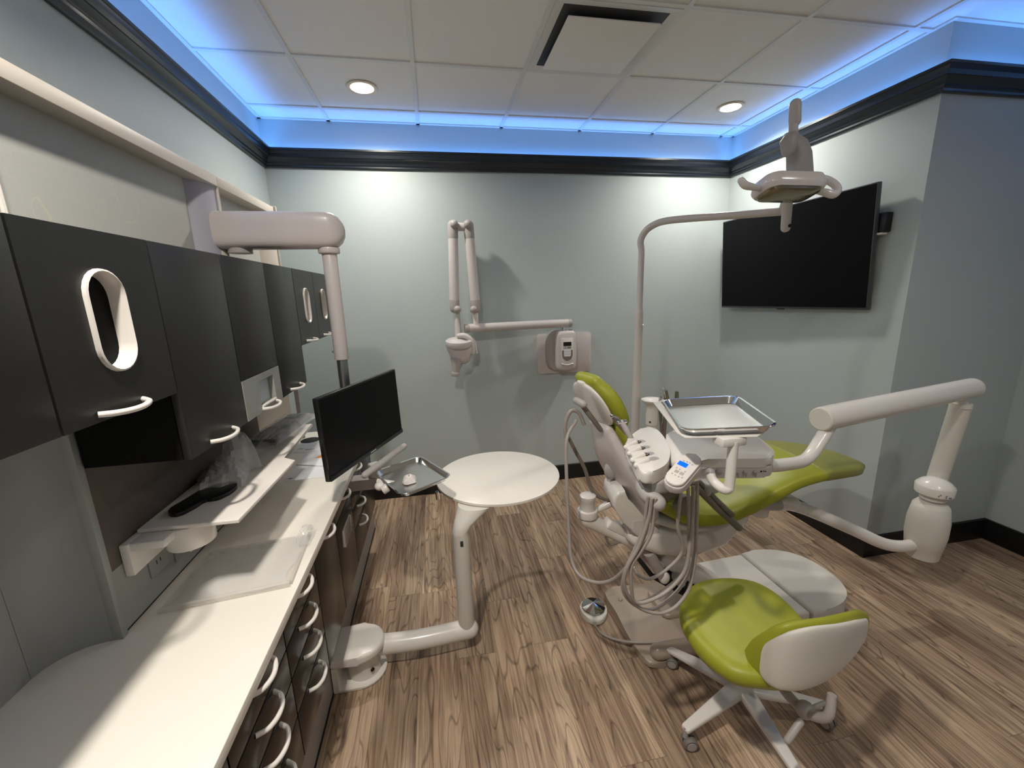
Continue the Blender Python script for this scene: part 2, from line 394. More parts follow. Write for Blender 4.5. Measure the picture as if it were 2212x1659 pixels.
# ------------------------------------------------------------------ cabinetry
XB, XF = .27, .50
seamsU = [-2.95, -2.641, -2.335, -2.025, -1.715, -1.405, -1.10, -.79]
kindU = ['short', 'short_oval', 'tall', 'dispenser', 'tall', 'short_oval', 'short_oval']
labU = ['dark wall cabinet cut by the left edge of the picture', 'dark wall cabinet with a large white oval towel slot, nearest the viewer',
        'tall dark wall cabinet hanging low over the open niche, curved handle at its foot', 'dark wall cabinet with a grey glove dispenser plate and small window below its door',
        'tall dark wall cabinet between the grey dispenser plate and the stepped corner', 'short dark wall cabinet with narrow oval slot, left of the monitor pole',
        'short dark wall cabinet with oval slot half hidden behind the monitor pole']
def handle(parent, cx, cy, z, half, out=.03, r=.0056, label='white arched handle'):
    """bow handle on a front facing +x at (cx), centre (cy,z), along y"""
    pts = []
    for k in range(11):
        t = -1+2*k/10
        pts.append((cx+out*(1-t*t)**.55 if abs(t) < 1 else cx, cy+half*t, z-.004*(1-t*t)))
    return MB().tube(pts, r, 10, smooth=3).done('handle', WHITE, parent, label=label)
def stadium(cy, cz, hy, hz, n=12, x=0):
    out = []; r = hy
    for k in range(n+1): a = PI*k/n; out.append(V((x, cy+r*math.cos(a), cz+(hz-r)+r*math.sin(a))))
    for k in range(n+1): a = PI+PI*k/n; out.append(V((x, cy+r*math.cos(a), cz-(hz-r)+r*math.sin(a))))
    return out
ZT = 1.806
for i, kd in enumerate(kindU):
    y0, y1 = seamsU[i], seamsU[i+1]; zb_ = 1.473 if 'short' in kd else 1.308
    t = thing('wall_cabinet', labU[i], 'cabinet', ((XF+XB)/2, (y0+y1)/2, zb_), 'dark wall cabinets')
    yc = (y0+y1)/2; g_ = .0022
    MB().box((XB+.008, y0+g_, zb_+.002), (XF-.02, y1-g_, ZT-.004)).done('carcass', BLKSIDE, t)
    if kd == 'dispenser':
        MB().box((XF-.018, y0+g_, 1.437), (XF, y1-g_, ZT), .0012).done('door', LAM, t)
        # grey plate with a window: four strips round the hole
        m = MB(); wy0, wy1, wz0, wz1 = y0+.115, y1-.065, 1.325, 1.412
        m.box((XF-.018, y0+g_, 1.308), (XF+.001, wy0, 1.434)).box((XF-.018, wy1, 1.308), (XF+.001, y1-g_, 1.434))
        m.box((XF-.018, wy0, wz1), (XF+.001, wy1, 1.434)).box((XF-.018, wy0, 1.308), (XF+.001, wy1, wz0))
        m.done('dispenser_plate', GREYP, t)
        MB().box((XF-.0195, wy0-.004, wz0-.004), (XF-.0185, wy1+.004, wz1+.004)).done('window_backing', WALL, t)
        MB().box((XF-.006, wy0, wz0-.003), (XF+.004, wy1, wz0+.003), .001).done('window_sill', WHITE, t)
        handle(t, XF, yc+.02, 1.318, .062)
    elif kd == 'short_oval':
        hy, hz = ((.045, .090) if i < 3 else (.036, .078))
        oz = 1.645; oy = yc
        # door plate with a stadium hole
        bm = MB(); n = 12; inner0 = stadium(oy, oz, hy, hz, n, XF); N_ = len(inner0)
        def outer(p):
            d = V((0, p.y-oy, p.z-oz)); a = (y1-g_-oy) if d.y > 0 else (oy-y0-g_); b = (ZT-oz) if d.z > 0 else (oz-zb_)
            sc = min(a/abs(d.y) if abs(d.y) > 1e-6 else 1e9, b/abs(d.z) if abs(d.z) > 1e-6 else 1e9)
            return V((XF, oy+d.y*sc, oz+d.z*sc))
        # add rect corners by snapping nearest samples
        out0 = [outer(p) for p in inner0]
        for cy_, cz_ in ((y1-g_, ZT), (y0+g_, ZT), (y0+g_, zb_), (y1-g_, zb_)):
            j = min(range(N_), key=lambda q: (out0[q].y-cy_)**2+(out0[q].z-cz_)**2); out0[j] = V((XF, cy_, cz_))
        back = V((-.018, 0, 0))
        bm.rings([[p+back for p in out0], out0, inner0, [p+back for p in inner0], [p+back for p in out0]], cap=False)
        bm.done('door', LAM, t)
        m = MB(); rs = []
        for dx, k in ((-.002, 1.10), (.006, 1.07), (.0075, 1.0), (.002, .92), (-.04, .80), (-.075, .70), (-.077, .66)):
            rs.append([V((XF+dx, oy+(p.y-oy)*k, oz+(p.z-oz)*(1+(k-1)*.5))) for p in inner0])
        m.rings(rs, cap=False, close=True); m.rings([[V((XF-.077, oy+(p.y-oy)*.66, oz+(p.z-oz)*.83)) for p in inner0], [V((XF-.079, oy+(p.y-oy)*.66, oz+(p.z-oz)*.83)) for p in inner0]])
        sl = m.done('oval_slot', WHITE, t, label='white recessed oval slot')
        MB().tube([(XF-.074, oy-.028, oz+.045), (XF-.074, oy-.006, oz), (XF-.074, oy+.022, oz-.05)], .0022, 6).done('notch', BLACK, sl)
        handle(t, XF, yc-.02, zb_+.014, .058)
    else:
        MB().box((XF-.018, y0+g_, zb_), (XF, y1-g_, ZT), .0012).done('door', LAM, t)
        if kd == 'tall': handle(t, XF, yc-.005, zb_+.014, .062)

# back frame of the unit: rail, panels, posts, as one fitted divider
t = thing('cabinet_back_frame', 'cream top rail with fibre-filled resin panels, posts and brown splash panel behind the cabinets', 'divider', (.2, -1.56, .86))
YN, YFAR, YM = -2.34, -.785, -1.405
MB().box((.195, -3.2, 2.126), (.27, YM-.004, 2.166), .002).done('top_rail', RAIL, t)
MB().box((.195, YM+.004, 2.126), (.27, YFAR, 2.166), .002).done('top_rail', RAIL, t)
MB().box((.205, YM-.004, 2.13), (.262, YM+.004, 2.162)).done('rail_joint', BLACK, t)
MB().box((.19, YFAR-.012, 2.12), (.282, YFAR+.004, 2.172), .006).done('rail_end_cap', RAIL, t)
MB().box((.195, YN+.02, 1.30), (.207, YM-.13, 2.126)).done('resin_panel', RESIN, t)
MB().box((.195, YM+.02, 1.30), (.207, YFAR-.12, 2.126)).done('resin_panel', RESIN, t)
def cpost(ya, yb, z0, z1, mm, name='curved_post'):
    """shallow convex post between y=ya and y=yb"""
    n = 10; fr = []
    for k in range(n+1):
        s_ = k/n; fr.append(V((.200+.058*math.sin(PI*.5*s_)**.8, ya+(yb-ya)*s_, 0)))
    pts = fr+[V((.195, yb, 0)), V((.195, ya, 0))]
    return MB().prism([p+V((0, 0, z0)) for p in pts], (0, 0, z1-z0)).done(name, mm, t)
cpost(YM-.13, YM-.008, 1.8, 2.126, POSTL); cpost(YFAR-.12, YFAR-.008, 1.8, 2.126, RAIL)
MB().box((.196, -2.46, 1.8), (.262, YN-.008, 2.126), .004).done('curved_post', WHITE, t)
for yy in (YM+.002, YFAR-.004, YN+.004):
    MB().tube([(.262, yy, 1.8), (.262, yy, 2.126)], .006, 8).done('post_bead', WHITE, t)
MB().box((XB-.02, YN+.014, 1.035), (XB, YM, 1.80)).done('splash_panel', BROWN, t)
MB().box((XB-.02, YN+.014, .869), (XB, YM, 1.034)).done('service_panel', GREYP, t)
MB().box((XB-.03, YN+.014, .8605), (XB-.004, YM, .869)).done('dark_joint', BLACK, t)
MB().box((XB-.06, YM, .8605), (XB-.01, YM+.30, 1.80)).done('beige_panel', BEIGE, t)
pts = [V((XB-.01, -1.105, 0))]
for k in range(11):
    a = PI/2*k/10; pts.append(V((XB-.115+.105*math.cos(a)+.02*math.sin(a), -1.08+.25*math.sin(a), 0)))
pts += [V((XB-.13, -.83, 0)), V((XB-.13, -1.105, 0))]
MB().prism([p+V((0, 0, .8605)) for p in pts], (0, 0, .94)).done('curved_end_panel', BEIGE, t)
MB().box((XB-.02, YFAR-.05, .8605), (XB+.004, YFAR-.036, 1.80), .002).done('end_strip', GREYP, t)
MB().box((XB-.022, YN-.006, .8605), (XB+.004, YN+.013, 1.80), .002).done('end_strip', GREYP, t)
# concave panel from the near strip back to the flat divider
pts = []
for k in range(15):
    a = PI/2*k/14; pts.append(V((XB-.018-.105*math.sin(a)**1.0*1.0, YN-.006-.085*(1-math.cos(a)), 0)))
back = [p+V((-.02, .0, 0)) for p in pts[::-1]]
pts2 = [p for p in pts]+[V((.125, p.y, 0)) for p in (pts[-1],)]+[V((.125, YN-.006, 0))]
MB().prism([p+V((0, 0, .8605)) for p in pts2], (0, 0, .94)).done('concave_panel', CURV, t)
MB().box((.12, -3.2, .8605), (.1465, YN-.092, 1.80)).done('flat_end_panel', CURV, t)
# outlets and card on the service panel
for yy, zz in ((-2.175, .985), (-2.07, .965)):
    sk = MB().box((XB, yy-.037, zz-.055), (XB+.004, yy+.037, zz+.055), .002).done('socket_plate', GREYP, t)
    for dz in (-.022, .022):
        m = MB(); m.box((XB+.0041, yy-.010, zz+dz-.006), (XB+.0046, yy-.007, zz+dz+.006)); m.box((XB+.0041, yy+.006, zz+dz-.005), (XB+.0046, yy+.009, zz+dz+.005)); m.done('socket_slots', BLACK, sk)
ca = thing('instruction_card', 'small white card with blue print propped against the splash panel', 'card', (XB, -1.95, .9))
MB().box((XB+.001, -2.035, .895), (XB+.003, -1.915, .985)).done('card_sheet', PAPER, ca)
MB().box((XB+.0031, -1.985, .945), (XB+.0036, -1.925, .982), .004).done('blue_mark', BLUEINK, ca)
MB().lathe((XB+.003, -2.012, .962), (1, 0, 0), [(0, .009), (.0006, .009)], 16).done('round_mark', INK, ca)
marks([bar(-.014, .001, .010, .003), bar(-.014, -.005, .004, -.003)], 'printed_lines', GREYD, ca, (XB+.0031, -2.0, .935), (0, 1, 0), (0, 0, 1))

# worktop
arc = [(.27-.018-.105*math.sin(PI/2*k/10), YN-.006-.085*(1-math.cos(PI/2*k/10))) for k in range(11)]
outl = [(.647, -4.0), (.647, -.735), (.632, -.72), (.10, -.72), (.10, YN), *[(a, b) for a, b in arc], (.1475, -4.0)]
outl = [(.647, -4.0), (.647, -.735), (.632, -.72), (.05, -.72), (.05, -4.0)]
o = MB().slab(outl, .8305, .8600, .002).done('worktop', TOP); tag(o, 'long white worktop running along the dark cabinets', 'worktop')
o = MB().lathe((.318, -.885, .8601), (0, 0, 1), [(0, .052), (.0015, .052), (.002, .047), (.0022, .001)]).done('cable_grommet', BLACK); tag(o, 'round black waste hole ring in the far end of the white worktop', 'grommet')

# base cabinets
ZB, ZW = .335, .829
seamsL = [-3.55, -3.25, -2.94, -2.632, -2.309, -1.999, -1.700, -1.380, -1.075, -.745]
layL = [[.72, .61, .49], [.72, .61, .49], [.72, .61, .49], [.72, .615, .49], [.72, .615, .49], [], [.735], [.735, .63, .52], []]
labL = ['dark base cabinet of drawers lowest in the picture behind the worktop edge']*2+['dark base cabinet of drawers cut by the bottom edge of the picture', 'dark base cabinet, front bank of four drawers with large white handles', 'dark base cabinet with four drawers, beside the round table bracket',
        'dark base cabinet with one full door between two banks of drawers', 'dark base cabinet with a white louvred grille set in its door', 'dark base cabinet with three small drawers near the monitor', 'dark base cabinet at the far end of the worktop, below the tray']
for i in range(9):
    y0, y1 = seamsL[i], seamsL[i+1]; yc = (y0+y1)/2; g_ = .0026
    t = thing('base_cabinet', labL[i], 'cabinet', (.4, yc, ZB), 'dark base cabinets')
    MB().box((.10, y0+.001, ZB+.004), (.600, y1-.001, ZW)).done('carcass', BLKSIDE, t)
    zs = [ZW]+layL[i]+[ZB]
    for j in range(len(zs)-1):
        a, b = zs[j+1]+g_, zs[j]-g_
        big = len(zs) == 2 or (b-a) > .25
        d = MB().box((.602, y0+g_, a), (.620, y1-g_, b), .001).done('door' if big else 'drawer', LAMF, t)
        if i == 6 and j == 1:
            gr = MB().prism([(.6195, yc-.085, .590), (.6195, yc-.060, .573), (.6195, yc+.075, .576), (.6195, yc+.092, .650), (.6195, yc+.066, .668), (.6195, yc-.075, .664)], (.008, 0, 0), .003, 2).done('grille', WHITE, d, label='white louvred grille'); m = MB()
            for q in range(8): m.box((.6274, yc-.064, .582+q*.0105), (.6285, yc+.072, .5855+q*.0105))
            m.done('louvre_gaps', GREYD, gr); continue
        if i < 8:
            handle(d, .620, yc+(.0 if i < 5 else .005), b-.022 if not (len(zs) == 2) else b-.022, .056, .034, .0062)
t = thing('toe_kick', 'grey plinth under the dark base cabinets', 'plinth', (.54, -2, 0))
MB().box((.12, -3.6, .001), (.548, -.47, ZB-.01)).box((.12, -3.6, ZB-.012), (.60, -.75, ZB+.003)).done('plinth_board', TOE, t)
MB().box((.5485, -3.6, .001), (.552, -.47, .010)).done('plinth_foot_strip', BLACK, t)  # thin black strip along the foot of the plinth

# ------------------------------------------------------------------ shelf bracket with acrylic slab over the worktop
ZS = 1.095
t = thing('keyboard_shelf', 'frosted white acrylic shelf cantilevered above the worktop on a round white bracket', 'shelf', (.3, -2.1, 1.0))
sl = P2([(278, 1150), (515, 1122), (637, 993), (612, 989), (675, 915), (560, 914)], ZS)
sl = [(.282, -2.235), (sl[1][0], sl[1][1]), (sl[2][0], sl[2][1]), (sl[3][0], sl[3][1]), (sl[4][0], sl[4][1]), (.282, sl[4][1])]
MB().slab(sl, ZS-.012, ZS, .003).done('shelf_plate', FROST, t)
MB().box((.271, -2.29, .995), (.292, -1.45, 1.083), .003).done('wall_rail', WHITE, t)
MB().box((.285, -2.285, 1.06), (.37, -2.14, 1.0825), .005).done('bracket_block', WHITE, t)
MB().cyl((.375, -2.185, 1.015), (.375, -2.185, 1.0825), .058, n=40, bev=.004).done('pivot_drum', WHITE, t)
MB().tube([(.345, -2.11, 1.04), (.345, -2.10, 1.0)], .004, 8).done('release_pin', CHROME, t)
ov = P2([(366, 1107), (400, 1086), (440, 1062), (480, 1050), (508, 1046), (512, 1056), (490, 1073), (462, 1083), (445, 1084), (425, 1097), (390, 1115), (370, 1117)], ZS+.001)
o = MB().slab(blob(ov), ZS+.0005, ZS+.012, .003).done('wrist_rest', BLKP); tag(o, 'long black gel wrist rest lying on the acrylic shelf', 'wrist rest')
# keyboard in film on the shelf
ka, kb = at(505, 978, z=ZS), at(617, 972, z=ZS)
t = thing('keyboard', 'grey computer keyboard wrapped in clear film on the acrylic shelf', 'keyboard', (.36, -1.45, ZS))
kc = V((.375, -1.42, ZS+.001)); kr = Matrix.Rotation(math.radians(84), 3, 'Z')
KG = mat('keyboard_grey', sr(112, 110, 110), .5, var=.05); KK = mat('key_grey', sr(150, 148, 148), .5, var=.05)
def kbox(m, u0, v0, u1, v1, z0, z1, r=0): m.box((kc.x+u0, kc.y+v0, z0), (kc.x+u1, kc.y+v1, z1), r, rot=kr, piv=kc)
m = MB(); kbox(m, -.20, -.06, .20, .06, ZS+.001, ZS+.018, .004); m.done('case', KG, t)
m = MB()
for r_ in range(5):
    for c_ in range(18):
        if (r_ == 4 and c_ in (4, 5, 6, 7)) or c_ == 14: continue
        kbox(m, -.192+c_*.0213, -.052+r_*.0208, -.192+c_*.0213+.0185, -.052+r_*.0208+.0175, ZS+.018, ZS+.023, .0015)
m.done('keys', KK, t)
def film(name, c, ux, uy, hx, hy, lift, m_, seed, n=22):
    rnd = random.Random(seed); ph = [(rnd.uniform(5, 17), rnd.uniform(5, 17), rnd.uniform(0, 6)) for _ in range(7)]
    vs = []; c = V(c); ux = V(ux).normalized(); uy = V(uy).normalized()
    for i in range(n):
        for j in range(n):
            a, b = -1+2*i/(n-1), -1+2*j/(n-1)
            z = lift*(1-max(abs(a), abs(b))**3)+.25*lift*sum(abs(math.sin(p*a*.6+q*b*.6+s_)) for p, q, s_ in ph)/3*(1-max(abs(a), abs(b))**6)
            k = 1+.05*math.sin(6*a+seed)+.05*math.cos(5*b)
            vs.append(c+ux*hx*a*k+uy*hy*b*k+V((0, 0, z+.002)))
    mb = MB(); mb._new(vs, [(i*n+j, (i+1)*n+j, (i+1)*n+j+1, i*n+j+1) for i in range(n-1) for j in range(n-1)])
    return mb.done(name, m_, sharp=12)
ux = kr @ V((1, 0, 0)); uy = kr @ V((0, 1, 0))
f = film('film', (kc.x, kc.y, ZS+.001), ux, uy, .225, .078, .027, PLAST, 3); f.parent = t; f.location = -t.location
f['label'] = 'clear plastic film over the keys'
bc = at(465, 1035, z=ZS)
t = thing('mouse', 'grey computer mouse in a crumpled clear bag on the acrylic shelf', 'mouse', (bc.x, bc.y, ZS))
MB().pillow([((bc.x-.01, bc.y-.035, ZS+.015), (1, 0, 0), (0, 0, 1), .024, .013), ((bc.x-.01, bc.y, ZS+.018), (1, 0, 0), (0, 0, 1), .03, .017), ((bc.x-.005, bc.y+.04, ZS+.014), (1, 0, 0), (0, 0, 1), .025, .012)], 24, 2.3).done('body', GREYD, t)
MB().tube([(bc.x, bc.y+.05, ZS+.008), (bc.x+.03, bc.y+.08, ZS+.02), (bc.x+.05, bc.y+.05, ZS+.02), (bc.x+.02, bc.y+.10, ZS+.012)], .0022, 8, smooth=5).done('cable', INK, t)
f = film('bag', (bc.x+.03, bc.y+.03, ZS+.0005), (1, .25, 0), (-.25, 1, 0), .062, .135, .042, PLAST, 8, 16); f.parent = t; f.location = -t.location; f['label'] = 'crumpled clear plastic bag'
f = film('bag_flap', (bc.x+.04, bc.y+.10, ZS+.0005), (.8, .6, 0), (-.6, .8, 0), .05, .07, .09, PLAST, 21, 9); f.parent = t; f.location = -t.location

# wrapped acrylic sheet on the worktop
q = P2([(342, 1322), (664, 1252), (668, 1158), (470, 1200)], .862)
q = [(.305, -2.262), (.628, -2.222), (.606, -1.955), (.30, -1.99)]
t = thing('acrylic_sheet', 'clear acrylic sheet in protective film lying on the worktop below the shelf', 'sheet', (.45, -2.1, .861))
MB().slab(q, .8605, .866, .001).done('sheet', SHEETM, t)
m = MB(); m.tube([(.308, -2.268, .869), (.625, -2.228, .869)], .0085, 8); m.done('near_rim', SHEETM, t)
m = MB(); m.tube([(.622, -2.222, .868), (.606, -1.96, .868)], .006, 8); m.done('side_rim', SHEETM, t)
f = film('wrap', (.46, -2.11, .866), (1, .1, 0), (-.05, 1, 0), .15, .13, .006, PLAST, 5, 26); f.parent = t; f.location = -t.location
f = film('wrap_knot', (.60, -1.985, .866), (1, 0, 0), (0, 1, 0), .022, .045, .03, PLAST, 15, 9); f.parent = t; f.location = -t.location

# papers
def sheet(name, lab, pts, z, th, m_, marks=()):
    o = MB().slab(pts, z, z+th, 0).done(name, m_); tag(o, lab, 'paper', 'papers by the monitor'); 
    for k, (a, b) in enumerate(marks): MB().box((*a, z+th), (*b, z+th+.0004)).done('printed_line', INK, o)
    return o
q = P2([(612, 1040), (725, 1028), (712, 985), (655, 985)], .861); sheet('paper_sheet', 'white printed sheet lowest on the worktop left of the monitor', q, .8605, .0006, PAPER, (((q[0][0]+.015, q[0][1]+.02), (q[0][0]+.03, q[0][1]+.028)),))
q = P2([(640, 1004), (718, 1008), (706, 972), (665, 976)], .863); sheet('paper_booklet', 'small stapled white booklet on the printed sheet left of the monitor', q, .8612, .004, PAPER)
q = P2([(634, 978), (706, 975), (700, 952), (655, 955)], .8615); sheet('paper_form', 'white form with printed lines beside the black waste hole', q, .8606, .0006, PAPER, (((q[0][0]+.01, q[0][1]+.05), (q[0][0]+.035, q[0][1]+.056)), ((q[0][0]+.05, q[0][1]+.03), (q[0][0]+.10, q[0][1]+.036))))
q = P2([(681, 989), (712, 986), (708, 975)], .8665); sheet('orange_leaflet', 'orange leaflet corner showing beside the monitor edge', q, .8655, .0006, ORANGE)

# ------------------------------------------------------------------ monitor on its arm
AX, AY, BX, BY, ZA = .215, -1.41, .662, -1.41, 1.956
t = thing('monitor_arm', 'thick beige horizontal arm with drop pole carrying the computer monitor', 'monitor arm', (AX, AY, 1.8))
sec = []
def ringsec(x, h, z=0): return ((x, AY, ZA+z), (0, 1, 0), (0, 0, 1), .062, h)
MB().pillow([ringsec(AX-.03, .066), ringsec(AX, .073), ringsec(BX-.05, .073), ringsec(BX+.01, .072)], 40, 4.0).done('arm_housing', WARM, t)
MB().cyl((AX+.0, AY, 1.80), (AX+.0, AY, 1.885), .05, n=36, bev=.006).done('pivot_base', RAIL, t)
MB().cyl((AX+.10, AY, 1.868), (AX+.10, AY, 1.888), .045, n=36).done('pivot_disc', GREYPL, t)
MB().cyl((BX, AY, 1.862), (BX, AY, 1.888), .044, n=36, bev=.005).done('collar', WARM, t)
MB().cyl((BX, AY, 1.402), (BX, AY, 1.87), .0305, n=36, bev=.003).done('outer_sleeve', WARM, t)
MB().cyl((BX, AY, 1.12), (BX, AY, 1.40), .0235, n=32).done('inner_pole', ALU, t)
MB().ball((BX-.031, AY-.006, 1.44), .006).done('lock_screw', GREYD, t)
mc = V((.764, -1.530, 1.150)); mw, mh = .588, .334; th = 1.161
Rm = Matrix.Rotation(th, 4, 'Z') @ Matrix.Rotation(-.024, 4, 'X') @ Matrix.Rotation(-.007, 4, 'Y')
def ml(u, d, v): return mc+(Rm @ V((u, d, v)))
def mbox(m, a, b, r=0, seg=2):
    m.box(mc+V(a), mc+V(b), r, seg, rot=Rm.to_3x3(), piv=mc)
MB().tube([(BX, AY, 1.14), ml(0, .10, 0), ml(0, .03, 0)], .018, 12).done('tilt_head', GREYD, t)
t = thing('computer_monitor', 'thin black computer monitor turned toward the treatment chair', 'monitor', mc)
m = MB(); mbox(m, (-mw/2, .001, -mh/2), (mw/2, .022, mh/2), .004); m.done('casing', BLKP, t)
m = MB(); mbox(m, (-.16, .022, -.11), (.16, .038, .09), .01); m.done('rear_bulge', BLKP, t)
m = MB(); mbox(m, (-mw/2+.008, -.0005, -mh/2+.022), (mw/2-.008, .0008, mh/2-.008)); m.done('screen', SCREEN, t)
m = MB(); mbox(m, (-mw/2+.003, -.004, -mh/2+.001), (mw/2-.003, .001, -mh/2+.020), .001); m.done('lower_bezel', BLKP, t)
lg = mat('logo_grey', sr(170, 172, 178), .4, var=.02)
marks([bar(-.026, -.0028, -.0185, .0028), bar(-.017, -.0024, -.009, .0024), bar(-.0075, -.0028, .001, .0028), bar(.0025, -.0024, .010, .0024), bar(.0115, -.0028, .019, .0028)], 'maker_mark', lg, t, ml(.012, -.0048, -mh/2+.0095), Rm.to_3x3() @ V((1, 0, 0)), Rm.to_3x3() @ V((0, 0, 1)), 'small pale maker mark')

# ------------------------------------------------------------------ small tray on its bracket
def tray(t, c, rz, rx, ry, hx=.1225, hy=.171, dpt=.020, flare=.012, m_=STEEL, mi=CHROME):
    Mt = Matrix.Rotation(rz, 4, 'Z') @ Matrix.Rotation(rx, 4, 'X') @ Matrix.Rotation(ry, 4, 'Y')
    c = V(c); Mt.translation = c
    r = lambda k, q, zz: [Mt @ V((p[0], p[1], zz)) for p in rrect(0, 0, hx-k, hy-k, q, 0, 7)]
    MB().rings([r(flare+.006, .026, -dpt-.001), r(flare+.006, .026, -dpt)]).done('pan', m_, t)
    MB().rings([r(flare+.006, .026, -dpt-.0015), r(.006, .034, -.001), r(-.0005, .040, -.003), r(-.0015, .041, -.0005), r(0, .040, .0012), r(.005, .035, .0004), r(flare+.006, .026, -dpt)], cap=False).done('rim', mi, t)
    return Mt
cx, cy, ztr = .936, -1.544, .872; rot = math.radians(26.4)
t = thing('instrument_tray', 'small steel instrument tray overlapping the round table, with a plastic wrapper in it', 'tray', (cx, cy, .89), 'steel instrument trays')
tray(t, (cx, cy, ztr), rot, math.radians(-1.9), math.radians(-3.8))
t2 = thing('plastic_wrapper', 'crumpled translucent wrapper lying in the small steel tray', 'wrapper', (cx, cy, .885))
wc = at(884, 1036, z=.862)
m = MB(); rnd = random.Random(4); rs = []
base = [(math.cos(a)*(.029+.008*rnd.random()), math.sin(a)*(.036+.010*rnd.random())) for a in ang(11)]
for zz, k in ((0, .9), (.004, 1.05), (.016, .9), (.027, .5), (.030, .1)): rs.append([V((wc.x+p[0]*k+.004*rnd.uniform(-1, 1), wc.y+p[1]*k+.004*rnd.uniform(-1, 1), .8535+zz)) for p in base])
m.rings(rs); m.done('wrap', mat('milky_film', sr(225, 215, 212), .3, alpha=.85, var=.03), t2, sharp=15)
# tray arm clamped to the cabinet front
t = thing('tray_arm', 'white jointed tray bracket with grey grip bar under the monitor', 'bracket', (.70, -1.45, .8))
a1 = at(822, 1045, z=.86); b1 = at(810, 1003, z=.885)
MB().ball(at(820, 1050, z=.85), .022, (1, 1.1, .9)).done('knuckle', WHITE, t)
MB().cyl(at(826, 1060, z=.838), at(838, 1052, z=.85), .02, bev=.004).done('knuckle', WHITE, t)
MB().tube([at(815, 1040, z=.845), (cx-.02, cy-.02, .823), (cx, cy, .822)], .014, 14).done('support_arm', WHITE, t)
MB().slab(rrect(cx, cy, .07, .10, .02, rot), .832, .842, .002).done('tray_plate', WHITE, t)
MB().box(b1+V((-.03, -.02, -.09)), b1+V((.022, .03, .004)), .008, 3, rot=Matrix.Rotation(.5, 3, 'Z')).done('mount_block', WTEX, t)
MB().box((.62, b1.y-.035, .77), (b1.x+.0, b1.y+.035, .826), .006, 2).done('cabinet_clamp', GREYPL, t)
MB().tube([at(788, 1026, z=.905), at(873, 964, z=.905)], .0155, 24, round_ends=True).done('grip_bar', GREYPL, t, label='grey rounded grip bar')
MB().tube([at(944, 1062, z=.84), at(946, 1078, z=.80)], .008, 12).done('stub', CHROME, t)

# ------------------------------------------------------------------ round side table on a swing arm
ZTB = .735
tc_ = (1.352, -1.462); tr = .318
px = P2([(945, 1048), (1205, 1017), (1103, 971), (1093, 1090)], ZTB)
tc_ = ((px[0][0]+px[1][0])/2, (px[2][1]+px[3][1])/2); tr = ((px[1][0]-px[0][0])+(px[2][1]-px[3][1]))/4
t = thing('round_table', 'white round table on a post with swing arm bolted to the cabinet plinth', 'table', (1.14, -1.69, 0))
MB().lathe((*tc_, ZTB-.016), (0, 0, 1), [(0, tr-.006), (.003, tr-.001), (.010, tr), (.0148, tr-.001), (.016, tr-.003)], 96).done('tabletop', TOP, t)
px_, py_ = 1.140, -1.675
MB().lathe((px_, py_, .125), (0, 0, 1), [(0, .020), (.004, .036), (.03, .038), (.50, .038)], 36).done('post', WTEX, t)
ux_, uy_ = (1, 0, 0), (0, 1, 0)
MB().pillow([((px_, py_, .600), ux_, uy_, .036, .036), ((px_, py_, .635), ux_, uy_, .038, .038), ((px_+.018, py_+.016, .660), ux_, uy_, .046, .044), ((px_+.052, py_+.048, .690), ux_, uy_, .066, .062), ((px_+.085, py_+.08, .7185), ux_, uy_, .088, .08)], 32, 2.2, dome=False).done('flared_support', WTEX, t)
MB().box((px_-.0065, py_-.0400, .573), (px_+.0065, py_-.0375, .600), .001).done('emblem', INK, t)
MB().tube([(.66, -1.672, .105), (.9, -1.69, .105), (px_+.01, py_, .105)], .044, 28, smooth=4).done('swing_arm', WHITE, t)
MB().ball((px_+.012, py_, .105), .0438, (1, 1, 1)).done('arm_end', WHITE, t)
out = [(.553, -1.80), (.66, -1.80)]+[(.665+.10*math.cos(a), -1.70+.10*math.sin(a)) for a in [(-PI/2+PI*k/12) for k in range(13)]]+[(.553, -1.60)]
MB().slab(out, .125, .168, .014, 4).done('bracket_cap', WHITE, t)
MB().slab(out, .002, .014, .003, 2).done('bracket_foot', WHITE, t)
MB().cyl((.667, -1.70, .013), (.667, -1.70, .128), .072, n=40).done('pivot_drum', WHITE, t)
MB().box((.5525, -1.80, .012), (.575, -1.60, .128)).done('bracket_back', WHITE, t)
MB().lathe((.712, -1.762, .058), (.6, -.8, 0), [(0, .009), (.003, .009), (.0031, .001)], 16).done('screw_hole', BLACK, t)

# ------------------------------------------------------------------ wall x-ray unit
t = thing('xray_unit', 'wall mounted dental x-ray with folded double arm and tube head', 'x-ray unit', (2.16, 0, 1.17))
m = MB(); m.prism([V((p[0], 0, p[1])) for p in rrect(2.157, 1.160, .238, .168, .025)], (0, -.018, 0), .004); m.done('wall_plate', WARM, t)
MB().pillow([((2.10, -.02, 1.19), (1, 0, 0), (0, 0, 1), .115, .175), ((2.11, -.05, 1.19), (1, 0, 0), (0, 0, 1), .105, .17)], 40, 3.2, dome=False).done('housing', GREYPL, t)
XC = 2.147
def xs(y, hx, hz, dz=0): return ((XC, y, 1.192+dz), (1, 0, 0), (0, 0, 1), hx, hz)
MB().pillow([xs(-.045, .088, .168), xs(-.09, .088, .168), xs(-.115, .080, .160), xs(-.122, .070, .150)], 40, 5.5, dome=False).done('control_box', WARM, t)
m = MB(); m.prism([V((p[0], -.122, p[1])) for p in rrect(XC, 1.195, .052, .105, .012)], (0, -.003, 0), .001); cp = m.done('face_plate', WHITE, t)
shp = [(XC-.045, 1.20)]+[(XC+.045*math.cos(PI+PI*k/12), 1.165+.055*math.sin(PI+PI*k/12)) for k in range(13)]+[(XC+.045, 1.20)]
